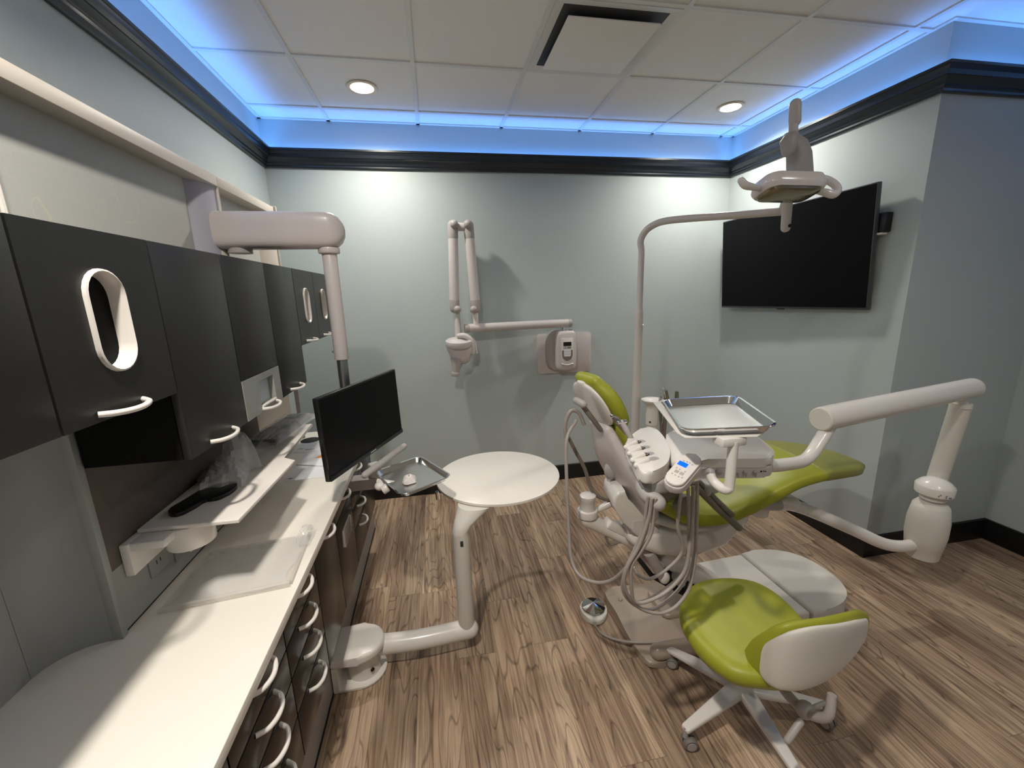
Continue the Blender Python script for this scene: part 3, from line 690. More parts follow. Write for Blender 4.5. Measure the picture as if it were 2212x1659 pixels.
MB().prism([V((a, -.1251, b)) for a, b in shp], (0, -.001, 0)).done('shield_pad', GREYD, cp)
MB().prism([V((p[0], -.1262, p[1])) for p in rrect(XC, 1.178, .030, .030, .010)], (0, -.0008, 0)).done('key_area', PAPER, cp)
m = MB()
for r_ in range(2):
    for c_ in range(5): m.box((XC-.024+c_*.011, -.1275, 1.166+r_*.020), (XC-.019+c_*.011, -.1270, 1.170+r_*.020))
m.done('key_marks', INK, cp)
MB().box((XC-.034, -.127, 1.235), (XC+.034, -.1252, 1.268)).done('display', BLKP, cp)
marks([bar(-.032, -.006, .032, .006)], 'label_strip', GREYD, cp, (XC, -.1256, 1.220), (1, 0, 0), (0, 0, 1))
marks([bar(-.026, -.003, -.018, .003), bar(-.010, -.004, -.002, .004)], 'label_marks', PAPER, cp, (XC, -.1263, 1.220), (1, 0, 0), (0, 0, 1))
MB().tube([(XC-.052, -.127, 1.088), (XC, -.130, 1.078), (XC+.052, -.127, 1.088)], .005, 8, smooth=4).done('grip_lip', WHITE, cp)
MB().box((XC+.03, -.09, 1.358), (XC+.055, -.06, 1.362)).done('power_switch', BLACK, t)
MB().cyl((2.13, -.07, 1.35), (2.13, -.07, 1.395), .022, n=24).done('swivel', CHROME, t)
xa = at(1225, 704, y=-.10); xb = at(1030, 710, y=-.16)
MB().tube([V((2.165, -.075, 1.418)), V((1.345, -.155, 1.418))], .0335, 28).done('swing_arm', WARM, t)
MB().cyl((2.165, -.075, 1.418), (2.195, -.072, 1.418), .0345, n=28).done('arm_cap', GREYPL, t)
MB().cyl((1.345, -.155, 1.418), (1.31, -.158, 1.418), .0345, n=28).done('arm_cap', GREYPL, t)
# two upright arms
Y_ = -.155
def px3(a, b): return at(a, b, y=Y_)
c1, c2 = px3(978, 487), px3(1012, 487); d1, d2 = px3(982, 670), px3(1028, 670)
for (top, bot, s_) in ((c1, d1, 1), (c2, d2, -1)):
    e0 = top+(bot-top)*.14; e1 = top+(bot-top)*.88
    MB().tube([e0, e1], .0365, 28).done('upright_arm', WARM, t)
    MB().tube([top+(bot-top)*.0, e0], .038, 28, round_ends=True).done('elbow', GREYPL, t)
    MB().tube([e1, bot+(top-bot)*.02], [.037, .036], 28, round_ends=True).done('lower_elbow', GREYPL, t)
    MB().ball(top+V((s_*.008, -.034, .004)), .030).done('pivot_cap', GREYPL, t)
    MB().ball(bot+V((s_*.02, -.032, .006)), .028).done('pivot_cap', GREYPL, t)
MB().tube([c1+V((.03, .0, -.01)), c2+V((-.03, .0, -.01))], .030, 20).done('arm_bridge', WARM, t)
e = px3(1028, 690); MB().cyl(V((d2.x-.005, Y_, 1.44)), V((d2.x-.005, Y_, d2.z)), .02, n=20).done('arm_stub', RAIL, t)
h = px3(990, 720)
MB().tube([d1+V((.022, 0, -.01)), V((h.x, Y_, 1.46)), V((h.x, Y_, 1.36))], [.016, .022, .028], 20).done('head_stem', WARM, t)
hc = px3(995, 757)
th_ = MB(); th_.pillow([((hc.x, Y_-.02, hc.z-.05), (1, 0, 0), (0, 1, 0), .075, .06), ((hc.x, Y_-.02, hc.z+.0), (1, 0, 0), (0, 1, 0), .10, .075), ((hc.x-.005, Y_-.02, hc.z+.03), (1, 0, 0), (0, 1, 0), .104, .08)], 32, 2.5)
th_.done('tube_head', WARM, t)
MB().lathe((hc.x-.008, Y_-.025, hc.z+.038), (0, -.12, 1), [(0, .10), (.02, .109), (.045, .104), (.054, .09), (.050, .072), (.038, .068), (.034, .002)], 40).done('round_dial', WARM, t)
MB().tube([(hc.x-.02, Y_-.035, hc.z+.115), (hc.x+.03, Y_-.05, hc.z+.118), (hc.x+.075, Y_-.055, hc.z+.085), (hc.x+.09, Y_-.055, hc.z+.02), (hc.x+.088, Y_-.05, hc.z-.02)], [.018, .022, .022, .02, .02], 16, smooth=4).done('yoke', WARM, t)
MB().tube([(hc.x+.05, Y_+.02, hc.z+.115), (hc.x+.105, Y_+.01, hc.z+.07), (hc.x+.118, Y_+.0, hc.z-.03)], [.014, .016, .016], 14, smooth=4).done('yoke', WARM, t)
MB().tube([(hc.x-.03, Y_-.03, hc.z-.06), (hc.x-.045, Y_-.05, hc.z-.14), (hc.x-.05, Y_-.05, hc.z-.165)], [.055, .028, .026], 20).done('cone', GREYPL, t)
MB().cyl((hc.x-.052, Y_-.05, hc.z-.16), (hc.x-.054, Y_-.05, hc.z-.19), .032, n=24, bev=.004).done('cone_tip', GREYPL, t)

# ------------------------------------------------------------------ television
tcn = V((3.535, -.735, 1.856)); tw, tH = 1.215, .700
Rt = Matrix.Rotation(-1.536, 4, 'Z') @ Matrix.Rotation(.059, 4, 'X') @ Matrix.Rotation(-.013, 4, 'Y')
t = thing('television', 'large black flat television on the right wall', 'television', tcn)
def tbox(m, a, b, r=0): m.box(tcn+V(a), tcn+V(b), r, rot=Rt.to_3x3(), piv=tcn)
m = MB(); tbox(m, (-tw/2, .001, -tH/2), (tw/2, .028, tH/2), .003); m.done('casing', TVEDGE, t)
m = MB(); tbox(m, (-tw/2+.007, -.0006, -tH/2+.014), (tw/2-.007, .0012, tH/2-.007)); m.done('screen', SCREEN, t)
m = MB(); tbox(m, (-.03, -.001, -tH/2-.006), (.03, .012, -tH/2+.002), .002); m.done('sensor_tab', BLKP, t)
t = thing('television_bracket', 'black wall bracket sticking out behind the right edge of the television', 'bracket', (XR, -1.36, 2.05))
q0 = at(1914, 478, x=XR-.045)
MB().box((XR-.045, q0.y, q0.z-.055), (XR-.001, q0.y+.15, q0.z+.05), .004).done('bracket_box', BLKP, t)
MB().box((XR-.050, q0.y+.01, q0.z-.068), (XR-.01, q0.y+.10, q0.z-.056), .003).done('bracket_foot', WHITE, t)
MB().box((XR-.03, -1.2, q0.z-.04), (XR-.001, -.3, q0.z+.04)).done('mount_rail', BLKP, t)

# ------------------------------------------------------------------ treatment chair
YC = -1.70
t = thing('treatment_chair', 'lime green reclining treatment chair with white shells and taupe floor plate', 'dental chair', (2.15, YC, 0))
uY = (0, 1, 0)
def strip(name, prof, m_, par, e=3.2, dome=True, turn=0):
    """prof: (x, z, half width, half thickness, tilt) centreline sections, width along y"""
    secs = []
    for i, (x, z, hw, ht) in enumerate(prof):
        a = prof[max(i-1, 0)]; b = prof[min(i+1, len(prof)-1)]
        d = V((b[0]-a[0], 0, b[1]-a[1])).normalized(); nrm = V((-d.z, 0, d.x))
        Rt_ = Matrix.Rotation(turn, 3, 'Z'); secs.append(((x, YC, z), Rt_ @ V(uY), Rt_ @ nrm, hw, ht))
    # densify
    out = []
    for i in range(len(secs)-1):
        for k in range(4):
            s_ = k/4; s3 = s_
            A, B = secs[i], secs[i+1]
            out.append((V(A[0]).lerp(V(B[0]), s3), A[1], V(A[2]).lerp(V(B[2]), s3).normalized(), A[3]+(B[3]-A[3])*s3, A[4]+(B[4]-A[4])*s3))
    out.append(secs[-1])
    c = cr([V(q[0]) for q in secs], 4)
    wd = cr([V((q[3], q[4], 0)) for q in secs], 4)
    out = [(c[i], q[1], q[2], wd[i].x, wd[i].y) for i, q in enumerate(out)]
    return MB().pillow(out, 40, e, dome).done(name, m_, par, sharp=60)
strip('seat_cushion', [(2.03, .735, .17, .045), (2.12, .700, .23, .052), (2.26, .685, .25, .052), (2.40, .715, .25, .050), (2.54, .765, .245, .047), (2.66, .800, .235, .042), (2.80, .812, .225, .036), (2.93, .803, .205, .032), (3.05, .787, .17, .028), (3.13, .774, .11, .022)], GREEN, t, 3.4)
strip('toe_cover', [(2.80, .8125, .227, .0385), (2.93, .8035, .209, .0345), (3.05, .7875, .174, .0305), (3.135, .7745, .113, .0245)], GREEND, t, 3.4)['label'] = 'dull olive toe cover'
strip('seat_shell', [(2.00, .655, .13, .03), (2.12, .630, .19, .03), (2.28, .618, .20, .03), (2.42, .645, .17, .03), (2.55, .70, .12, .02)], WARM, t)
strip('back_cushion', [(1.845, 1.085, .11, .028), (1.885, 1.0, .15, .030), (1.935, .915, .185, .032), (1.99, .83, .19, .032), (2.045, .755, .17, .03)], GREEN, t, turn=.12)
strip('back_shell', [(1.795, 1.075, .085, .030), (1.835, .975, .13, .040), (1.885, .87, .17, .046), (1.945, .76, .175, .046), (1.995, .66, .14, .040), (2.03, .60, .10, .03)], WARM, t, 2.8, turn=.12)
strip('headrest_cushion', [(1.732, 1.295, .085, .030), (1.768, 1.245, .125, .036), (1.802, 1.185, .135, .038), (1.835, 1.125, .12, .034), (1.850, 1.090, .09, .028)], GREEN, t, turn=.22)
strip('headrest_shell', [(1.700, 1.282, .030, .010), (1.708, 1.266, .075, .013), (1.726, 1.230, .112, .016), (1.753, 1.178, .124, .017), (1.780, 1.124, .108, .015), (1.794, 1.100, .070, .012), (1.800, 1.090, .03, .009)], WHITE, t, 2.2, turn=.22)
A, B = at(1255, 872, y=-1.755), at(1296, 926, y=-1.755)
MB().pillow([(A, (.2, .98, 0), (.75, 0, .45), .030, .012), (A.lerp(B, .5), (.2, .98, 0), (.8, 0, .5), .027, .012), (B, (.2, .98, 0), (.8, 0, .5), .024, .011)], 24, 3).done('headrest_bar', GREYD, t)
MB().tube([A+V((-.002, -.034, .006)), A+V((-.008, .034, .006))], .016, 16, round_ends=True).done('headrest_joint', GREYPL, t)
MB().ball((1.845, YC-.0, .855), .03, (1, 1, 1.5)).done('back_button', GREYPL, t)
# under-seat mechanism
m = MB(); m.pillow([((1.96, YC-.03, .555), (0, 1, 0), (.45, 0, .85), .10, .06), ((2.05, YC-.03, .525), (0, 1, 0), (.2, 0, .97), .115, .075), ((2.20, YC-.03, .50), (0, 1, 0), (.05, 0, 1), .12, .085), ((2.36, YC-.03, .53), (0, 1, 0), (-.1, 0, 1), .12, .085), ((2.47, YC-.03, .59), (0, 1, 0), (-.4, 0, .9), .10, .05)], 36, 3.2)
m.done('upper_structure', WHITE, t)
yr = YC-.125
MB().prism([at(a, b, y=yr) for a, b in ((1324, 1094), (1328, 1074), (1338, 1064), (1352, 1063), (1357, 1078), (1362, 1092), (1392, 1118), (1430, 1150), (1425, 1185), (1385, 1168), (1345, 1130))], (.03, .19, 0), .014, 4).done('rear_cover', WHITE, t)
MB().prism([at(a, b, y=yr-.002) for a, b in ((1366, 1124), (1392, 1122), (1432, 1154), (1430, 1186), (1392, 1170), (1366, 1150))], (0, .02, 0), .008, 3).done('side_cover', WARM, t)
MB().tube([at(1358, 1106, y=yr+.05), at(1380, 1127, y=yr+.05)], .005, 8).done('lid_slot', BLACK, t)
# lift arms down to the floor plate
a = V((2.09, YC, .40)); b = V((2.47, YC, .12))
Rl = Matrix.Rotation(math.atan2(a.z-b.z, b.x-a.x), 3, 'Y'); L_ = (b-a).length; c = (a+b)/2
MB().box(c-V((L_/2, .075, .035)), c+V((L_/2, .085, .04)), .014, 3, rot=Rl, piv=c).done('lift_cover', WHITE, t)
MB().box(c-V((L_/2, .08, .11)), c+V((L_/2, .07, -.04)), .008, 2, rot=Rl, piv=c).done('lift_arm', BLKP, t)
MB().tube([(2.05, YC-.10, .38), (2.05, YC+.10, .38)], .035, 20).done('lift_pivot', GREYPL, t)
MB().tube([(2.16, YC-.125, .30), (2.16, YC-.08, .30)], .022, 16, round_ends=True).done('pivot_pin', GREYPL, t)
MB().tube([(2.00, YC-.10, .47), (2.06, YC-.10, .36), (2.08, YC-.10, .30)], [.026, .024, .012], 14).done('cable_guide', GREYPL, t)
MB().ball((2.085, YC-.11, .325), .022, (1.1, .7, 1.4)).done('hinge_boss', WHITE, t)
pl = blob([(1.915, -1.66), (1.912, -1.53), (1.955, -1.475), (2.12, -1.485), (2.36, -1.50), (2.56, -1.53), (2.58, -1.85), (2.40, -1.92), (2.20, -1.955), (1.965, -1.975), (1.92, -1.92), (1.908, -1.80)], 6)
MB().slab(pl, .001, .034, .010, 3).done('floor_plate', TAUPE, t)
MB().slab(rrect(2.26, -1.66, .13, .10, .03), .034, .062, .01, 3).done('plate_recess', TAUPE, t)
MB().tube([(1.985, -1.945, .062), (2.10, -1.95, .066), (2.34, -1.97, .066)], .036, 20, round_ends=True).done('side_rail', TAUPE, t)
MB().lathe((1.975, -1.575, .033), (0, 0, 1), [(0, .012), (.006, .012), (.01, .008), (.0101, .001)], 16).done('plate_screw', TAUPE, t)
# pedestal leg under toe side & front hub for the delivery tube
MB().tube([(2.30, YC-.02, .50), (2.52, YC-.05, .62), (2.72, YC-.06, .60)], .03, 16).done('front_link', GREYPL, t)
MB().lathe((2.665, -1.70, .52), (0, 0, 1), [(0, .035), (.002, .042), (.045, .044), (.05, .04), (.11, .04)], 28).done('front_hub', WHITE, t)
MB().box((2.66, -1.74, .555), (2.86, -1.67, .605), .012, 3).done('front_bracket', WHITE, t)
# armrest
for (p, q, r_) in (((1498, 1046), (1596, 1140), .0145), ((1512, 1042), (1582, 1112), .0105)):
    A = at(*p, y=-1.96); B = at(*q, y=-2.02); MB().tube([A, A.lerp(B, .5)+V((0, 0, -.004)), B], r_, 12, round_ends=True).done('armrest_bar', GREYD, t)
A = at(1530, 1050, y=-1.95); MB().box(A-V((.045, .03, .03)), A+V((.05, .04, .025)), .012, 3, rot=Matrix.Rotation(.35, 3, 'Z')).done('armrest_bracket', GREYPL, t)
A = at(1478, 1090, y=-1.96); MB().lathe(A+V((0, -.02, 0)), (0, 1, 0), [(0, .035), (.006, .045), (.03, .045), (.034, .04)], 30).done('armrest_pivot', GREYD, t)
A = at(1440, 1062, y=-1.93); MB().ball(A, .055, (1.1, .6, .75)).done('hip_cover', GREYD, t)
# rear-left accessory arm with knob
k0 = V((1.735, YC, .635))
MB().lathe(k0, (0, 0, 1), [(0, .042), (.004, .047), (.028, .049), (.036, .046), (.040, .037), (.085, .035), (.088, .037), (.108, .0375), (.113, .030), (.115, .002)], 36).done('accessory_knob', WHITE, t)
MB().tube([k0+V((.0, 0, -.012)), k0+V((.07, -.01, -.06)), k0+V((.17, -.02, -.125)), k0+V((.25, -.02, -.17))], [.040, .033, .028, .028], 18, smooth=3, round_ends=True).done('accessory_arm', WHITE, t)
MB().box(k0+V((.08, -.045, -.085)), k0+V((.19, .02, -.045)), .008, 3, rot=Matrix.Rotation(.6, 3, 'Y')).done('arm_cover', WHITE, t)
MB().tube([k0+V((.06, .02, .015)), k0+V((.10, .03, .025)), k0+V((.15, .02, .055))], [.012, .018, .02], 14, round_ends=True).done('handle_lever', WHITE, t)
MB().tube([k0+V((.08, -.03, -.10)), k0+V((.10, -.04, -.14)), k0+V((.15, -.04, -.13))], .006, 8, smooth=4).done('cord_loop', HOSED, t)

# floor utility box
t = thing('floor_box', 'white rounded floor utility box beside the green stool', 'utility box', (2.75, -1.70, 0))
o1 = P2([(1505, 1215), (1603, 1194), (1760, 1315), (1640, 1335)], .10)
MB().slab([(2.47, -1.47), (2.80, -1.455), (2.80, -1.93), (2.47, -1.93)], .001, .105, .012, 3).done('square_cover', WHITE, t)
ob = [(2.806, -1.45)]
for k in range(1, 24):
    a = PI/2-PI*k/24; ob.append((2.806+.335*abs(math.cos(a))**.75, -1.6975+.2475*math.copysign(abs(math.sin(a))**.8, math.sin(a))))
ob.append((2.806, -1.945))
MB().slab(ob, .001, .115, .022, 5).done('round_cover', WTEX, t)

# foot control
t = thing('foot_control', 'chrome faceted foot control disc on a white base on the floor', 'foot control', (1.81, -1.61, 0))
MB().slab(blob([(1.745, -1.62), (1.75, -1.56), (1.79, -1.525), (1.84, -1.53), (1.878, -1.57), (1.875, -1.63), (1.84, -1.675), (1.78, -1.685)], 4), .001, .034, .010, 3).done('base', WTEX, t)
m = MB(); nf = 14; rs = []
for h_, r_ in ((.036, .045), (.037, .060), (.041, .0625), (.046, .060), (.066, .004)): rs.append([V((1.812+r_*math.cos(x), -1.597+r_*math.sin(x), h_)) for x in ang(nf)])
m.rings(rs); m.done('chrome_disc', CHROME, t, sharp=5)
pts = [at(*p, z=.02) for p in ((1284, 1350), (1297, 1366), (1325, 1380))]+[at(*p, z=.045) for p in ((1365, 1387), (1420, 1387), (1445, 1384))]
MB().tube(pts, .0062, 10, smooth=6).done('cable', HOSE, t, label='grey cable')

# ------------------------------------------------------------------ delivery arm
t = thing('delivery_arm', 'white balanced arm with barrel pivot swinging from the chair to the instrument unit', 'delivery arm', (3.5, -1.88, .3))
YD = -1.88
bb = at(2004, 1190, y=YD); bt = at(2020, 1085, y=YD)
bx = (bb.x+bt.x)/2-.03
MB().lathe((bx, YD, bb.z-.018), (0, 0, 1), [(0, .045), (.002, .067), (.055, .073), (.058, .0745), (.13, .083), (.21, .0825), (.285, .071), (.287, .069), (.303, .058), (.316, .030)], 48).done('barrel', WTEX, t)
zc = bb.z+.302
MB().lathe((bx, YD, zc), (0, 0, 1), [(0, .05), (.006, .052), (.010, .047), (.018, .047), (.022, .052), (.03, .052)], 40).done('neck', WHITE, t)
MB().lathe((bx, YD, zc+.03), (0, 0, 1), [(0, .066), (.004, .074), (.044, .076), (.050, .072), (.068, .056), (.080, .032), (.084, .002)], 44).done('domed_cap', WHITE, t)
ca_ = math.radians(-118)
for da, sh in ((-.20, [bar(-.007, -.006, -.0045, .001), [(-.004, .003), (.004, .002), (.001, .007)]]), (.12, [bar(-.004, -.010, -.0015, -.002), [(-.006, .001), (.002, .0), (.0, .005)]]), (.32, [bar(-.006, -.008, -.004, -.003), [(-.006, -.010), (.008, -.010), (.004, -.005)]])):
    a_ = ca_+da; marks(sh, 'cap_marks', INK, t, (bx+.0768*math.cos(a_), YD+.0768*math.sin(a_), zc+.050), (-math.sin(a_), math.cos(a_), 0), (0, 0, 1))
ps = at(2074, 880, y=YD); 
pb = V((bx+.045, YD+.03, zc+.05)); pt_ = V((bx+.055, YD, 1.07))
MB().tube([pb, pt_], .040, 28).done('upright_post', WTEX, t)
MB().cyl(pt_, pt_+V((0, 0, .022)), .041, n=28).done('post_collar', WHITE, t)
R_ = at(2098, 838, y=YD); L0 = at(1775, 905, y=-2.06)
MB().cyl(pt_+V((0, 0, .02)), V((pt_.x, pt_.y, R_.z)), .026, n=24).done('post_neck', WHITE, t)
MB().tube([L0, L0.lerp(R_, .03), L0.lerp(R_, .5), R_], [.0475, .049, .048, .047], 36, round_ends=False).done('balance_arm', WHITE, t)
MB().ball(R_, .047).done('arm_end', WHITE, t)
MB().lathe(L0, (L0-R_), [(-.002, .0475), (.006, .0465), (.010, .042), (.011, .001)], 36).done('arm_cap', WTEX, t)
dd = (R_-L0).normalized()
MB().tube([L0+dd*.04+V((0, 0, -.047)), R_-dd*.03+V((0, 0, -.046))], .008, 8).done('lower_seam', WHITE, t)
n0 = L0+dd*.045+V((0, 0, -.04)); n1 = at(1770, 955, y=-2.08); n2 = at(1740, 993, y=-2.12); n3 = at(1690, 1004, y=-2.18); n4 = at(1655, 1006, y=-2.22)
MB().tube([n0, n1, n2, n3, n4], [.026, .025, .023, .023, .023], 24, smooth=5).done('gooseneck', WHITE, t)
s0 = V((2.80, -1.70, .565)); s1 = at(1690, 1080, y=-1.72)
MB().tube([s0, at(1740, 1100, y=-1.76), at(1840, 1143, y=-1.82), at(1905, 1173, y=-1.86), at(1948, 1180, y=YD), V((bx-.03, YD+.01, bb.z+.045))], [.03, .03, .03, .029, .029], 26, smooth=5).done('lower_tube', WHITE, t)
MB().tube([s0+V((-.06, 0, .01)), at(1712, 1088, y=-1.74)], [.034, .036], 24, round_ends=True).done('tube_clamp', WHITE, t)
# ------------------------------------------------------------------ delivery head
ZD = 1.145
t = thing('instrument_unit', 'white dentist instrument unit with lit blue display and handpiece hoses', 'instrument unit', (1.9, -2.25, 1.1))
up = P2([(1438, 952), (1450, 928), (1520, 922), (1600, 928), (1632, 940), (1660, 962), (1672, 975), (1668, 986), (1650, 990), (1600, 991), (1510, 992), (1470, 998), (1440, 985)], ZD)
MB().slab(blob(up, 4), ZD-.030, ZD, .012, 4).done('upper_cover', WHITE, t)
lo_ = [( .995*p[0]+.005*1.9, .995*p[1]-.005*2.25) for p in up]
MB().slab(blob(lo_, 4), ZD-.066, ZD-.031, .006, 3).done('lower_cover', WARM, t)
# holder block
hb = P2([(1383, 926), (1408, 921), (1430, 938), (1445, 965), (1447, 985), (1437, 1004), (1410, 1018), (1390, 1019), (1378, 1008), (1362, 978), (1350, 955)], ZD+.012)
ho = MB().slab(blob(hb, 4), ZD-.028, ZD+.012, .010, 4).done('holder_block', WHITE, t)
MB().slab(blob(P2([(1385, 985), (1440, 975), (1465, 1010), (1440, 1032), (1400, 1030)], ZD-.02), 4), ZD-.070, ZD-.03, .008, 3).done('holder_underside', GREYPL, t)
hold = [(1366, 940), (1372, 957), (1380, 970), (1388, 984), (1397, 995)]
for k, (a, b) in enumerate(hold[1:]):
    c = at(a-3, b+1, z=ZD+.012); dirx = (at(a+20, b-6, z=ZD+.012)-at(a, b, z=ZD+.012)).normalized()
    MB().tube([c-dirx*.036+V((0, 0, -.006)), c+dirx*.008+V((0, 0, .001))], .0095, 16, round_ends=True).done('holder_cradle', WHITE, t)
    c2 = c+dirx*.020
    if k < 3:
        MB().box(c2+V((-.0105, -.0100, -.004)), c2+V((.0105, .0100, .0036)), .003, 2, rot=Matrix.Rotation(math.atan2(dirx.y, dirx.x)+.3, 3, 'Z')).done('valve_slot', BLKP, t)
    c3 = c+dirx*.034; da = math.atan2(dirx.y, dirx.x)
    MB().slab(rrect(c3.x, c3.y, .020, .0115, .011, da, 6), ZD+.008, ZD+.0126, .0006, 1).done('scallop', GREYPL, t)
# handpiece resting in the first cradle
hs = at(1362, 945, z=ZD+.012)
hp = thing('air_water_syringe', 'grey air water syringe resting in the first holder of the instrument unit', 'syringe', hs)
A = hs; B = at(1343, 912, y=hs.y+.02); C = at(1330, 900, y=hs.y+.03)
MB().tube([A, A.lerp(B, .5), B], [.0105, .0105, .009], 14, round_ends=True).done('barrel', GREYPL, hp)
MB().tube([B+V((-.012, 0, 0)), B+V((.014, 0, .002))], .0075, 10, round_ends=True).done('buttons', CHROME, hp)
MB().tube([B, C, at(1320, 903, y=hs.y+.03)], [.005, .0035, .002], 8, smooth=3).done('nozzle', CHROME, hp)
A2 = at(1352, 935, y=hs.y+.05); B2 = at(1322, 898, y=hs.y+.06); 
hp = thing('handpiece', 'steel handpiece lying behind the air water syringe', 'handpiece', A2)
MB().tube([A2, A2.lerp(B2, .6), B2], [.008, .0095, .007], 12, round_ends=True).done('body', STEELD, hp)
# control pad
pn = (V((0, 0, 1))*.80+(CP-at(1478, 1012, z=ZD)).normalized()*.45).normalized(); po = at(1478, 1012, z=ZD+.020)
def onpad(px, py):
    v = dv+rv*((px-1106)/F)+uv*((829.5-py)/F); return CP+v*((po-CP).dot(pn)/v.dot(pn))
ea, eb = onpad(1452, 1040), onpad(1500, 984); pu = (eb-ea).normalized(); pv = pn.cross(pu).normalized(); pc = (ea+eb)/2; hl = (eb-ea).length/2+.008
PM = Matrix((pu, pv, pn)).transposed().to_4x4(); PM.translation = pc
def padpoly(hx, hy, r, d): return [PM @ V((p[0], p[1], d)) for p in rrect(0, 0, hx, hy, r, 0, 8)]
MB().prism(padpoly(hl+.003, .031, .030, -.036), pn*.025, .005, 3).done('pad_base', WARM, t)
pad = MB().prism(padpoly(hl, .0275, .027, -.011), pn*.011, .004, 3).done('control_pad', WHITE, t)
c1 = PM.inverted() @ onpad(1475, 1003)
def pbox(m, u, v_, a, b, d): m.prism([PM @ V((u+x, v_+y, 0)) for x, y in ((-a, -b), (a, -b), (a, b), (-a, b))], pn*d)
m = MB(); pbox(m, c1.x, c1.y, .0085, .0135, .0012); m.done('display', LCD, pad, label='lit blue display')
KY = mat('pad_keys', sr(176, 170, 162), .5, var=.02)
m = MB()
for (u, v_, s_) in ((-.022, .009, .0055), (-.022, -.006, .0055), (-.036, .015, .002), (-.037, .005, .002), (-.037, -.005, .002), (-.035, -.014, .002), (-.010, .016, .002), (-.010, .006, .002), (-.010, -.010, .002), (.026, .013, .0022), (.028, .004, .0022), (.028, -.005, .0022), (.026, -.013, .0022)):
    pbox(m, u, v_, s_, s_, .0008)
tag(m.done('pad_keys', KY, pad), None, None, kind='stuff')
# handle under the pad
MB().tube([at(1450, 1044, z=ZD-.055), at(1410, 1040, z=ZD-.065), at(1391, 1048, z=ZD-.07), at(1400, 1068, z=ZD-.08), at(1420, 1086, z=ZD-.09)], [.016, .021, .026, .0265, .025], 20, smooth=5, round_ends=True).done('grip_handle', GREYPL, t)
# knobs standing on the front face
fa, fb = at(1520, 992, z=ZD), at(1650, 990, z=ZD); fd = (fb-fa).normalized(); fn = V((fd.y, -fd.x, 0)).normalized()
def onface(px, py, out=0):
    v = dv+rv*((px-1106)/F)+uv*((829.5-py)/F); return CP+v*((fa-CP).dot(fn)/v.dot(fn))+fn*out
for (a, b, r_) in ((1552, 1018, .010), (1591, 1020, .0065), (1608, 1020, .0065), (1629, 1020, .0065)):
    c = onface(a, b)
    MB().lathe(c-fn*.006, fn, [(0, r_), (.014, r_*.95), (.016, r_*.7), (.018, .001)], 18).done('knob', GREYPL, t)
    if r_ < .01: MB().box(c+V((-.0025, -.003, -.012))+fn*.010, c+V((.0025, .003, .004))+fn*.013, .001, 2).done('knob_lever', GREYPL, t)
MB().lathe(onface(1532, 1030)-fn*.004, fn, [(0, .003), (.006, .003)], 10).done('jack_hole', BLACK, t)
MB().lathe(onface(1644, 1018)-fn*.004, fn, [(0, .0026), (.006, .0026)], 10).done('jack_hole', BLACK, t)
marks([bar(-.0045, -.002, -.002, .003), [(.0, -.002), (.005, -.002), (.002, .003)]], 'front_marks', INK, t, onface(1652, 1018, .0005), fd, (0, 0, 1))
# tray holder
zt_ = 1.305; cx, cy = 1.903, -2.298
tp = thing('instrument_tray', 'large empty steel tray held above the white instrument unit', 'tray', (cx, cy, zt_-.02), 'steel instrument trays')
Mt = tray(tp, (cx, cy, zt_), math.radians(-21.4), math.radians(-.6), math.radians(-4.5))
def tloc(px, py, dz):
    """meet a sight line with the tilted plane dz below the tray rim"""
    v = dv+rv*((px-1106)/F)+uv*((829.5-py)/F); n = Mt.to_3x3() @ V((0, 0, 1)); o = Mt @ V((0, 0, dz)); return CP+v*((o-CP).dot(n)/v.dot(n))
pln = Mt.to_3x3() @ V((0, 0, 1))
MB().prism([tloc(a, b, -.024) for a, b in ((1411, 869), (1427, 868), (1485, 935), (1640, 928), (1652, 934), (1636, 942), (1480, 945), (1462, 934))], pln*-.003, .001).done('tray_plate', WHITE, t)
MB().prism([Mt @ V((p[0], p[1], -.0225)) for p in rrect(0, 0, .095, .135, .02)], pln*-.004, .001).done('tray_pad', WHITE, t)
pp = tloc(1585, 945, -.028); pq = at(1575, 1056, y=pp.y)
MB().box(V((pp.x-.040, pp.y-.012, pp.z-.022)), V((pp.x+.032, pp.y+.035, pp.z+.002)), .004, 2).done('tray_block', WHITE, t)
MB().tube([V((pp.x, pp.y, pp.z-.01)), V((pp.x, pp.y, pq.z+.02)), V((pp.x-.004, pp.y, pq.z)), at(1562, 1056, y=pp.y+.012), at(1548, 1046, y=pp.y+.035), at(1538, 1034, y=pp.y+.07), at(1534, 1020, y=pp.y+.11)], .0135, 20, smooth=6).done('tray_post', WHITE, t)

# hoses
def hose(lab, pts, y0, y1, r=.0052, mm=HOSE, name='hose', sm=6):
    n = len(pts); P = [at(a, b, y=y0+(y1-y0)*i/(n-1)) for i, (a, b) in enumerate(pts)]
    return MB().tube(P, r, 10, smooth=sm).done(name, mm, t, label=lab)
hose('grey hose', [(1401, 1072), (1397, 1095), (1390, 1140), (1372, 1185), (1350, 1235), (1346, 1275), (1366, 1303), (1400, 1317), (1432, 1305), (1470, 1268), (1497, 1215), (1505, 1130), (1506, 1040)], -2.36, -2.30, .0056)
hose('grey hose', [(1416, 1076), (1413, 1095), (1407, 1150), (1385, 1190), (1364, 1225), (1365, 1280), (1372, 1300), (1396, 1300), (1440, 1278), (1478, 1235), (1490, 1180), (1496, 1120), (1497, 1050)], -2.37, -2.32, .0056)
hose('grey hose', [(1473, 1050), (1467, 1100), (1464, 1140), (1474, 1175), (1470, 1200), (1440, 1230), (1405, 1250), (1380, 1243), (1368, 1225)], -2.35, -2.30, .0052)
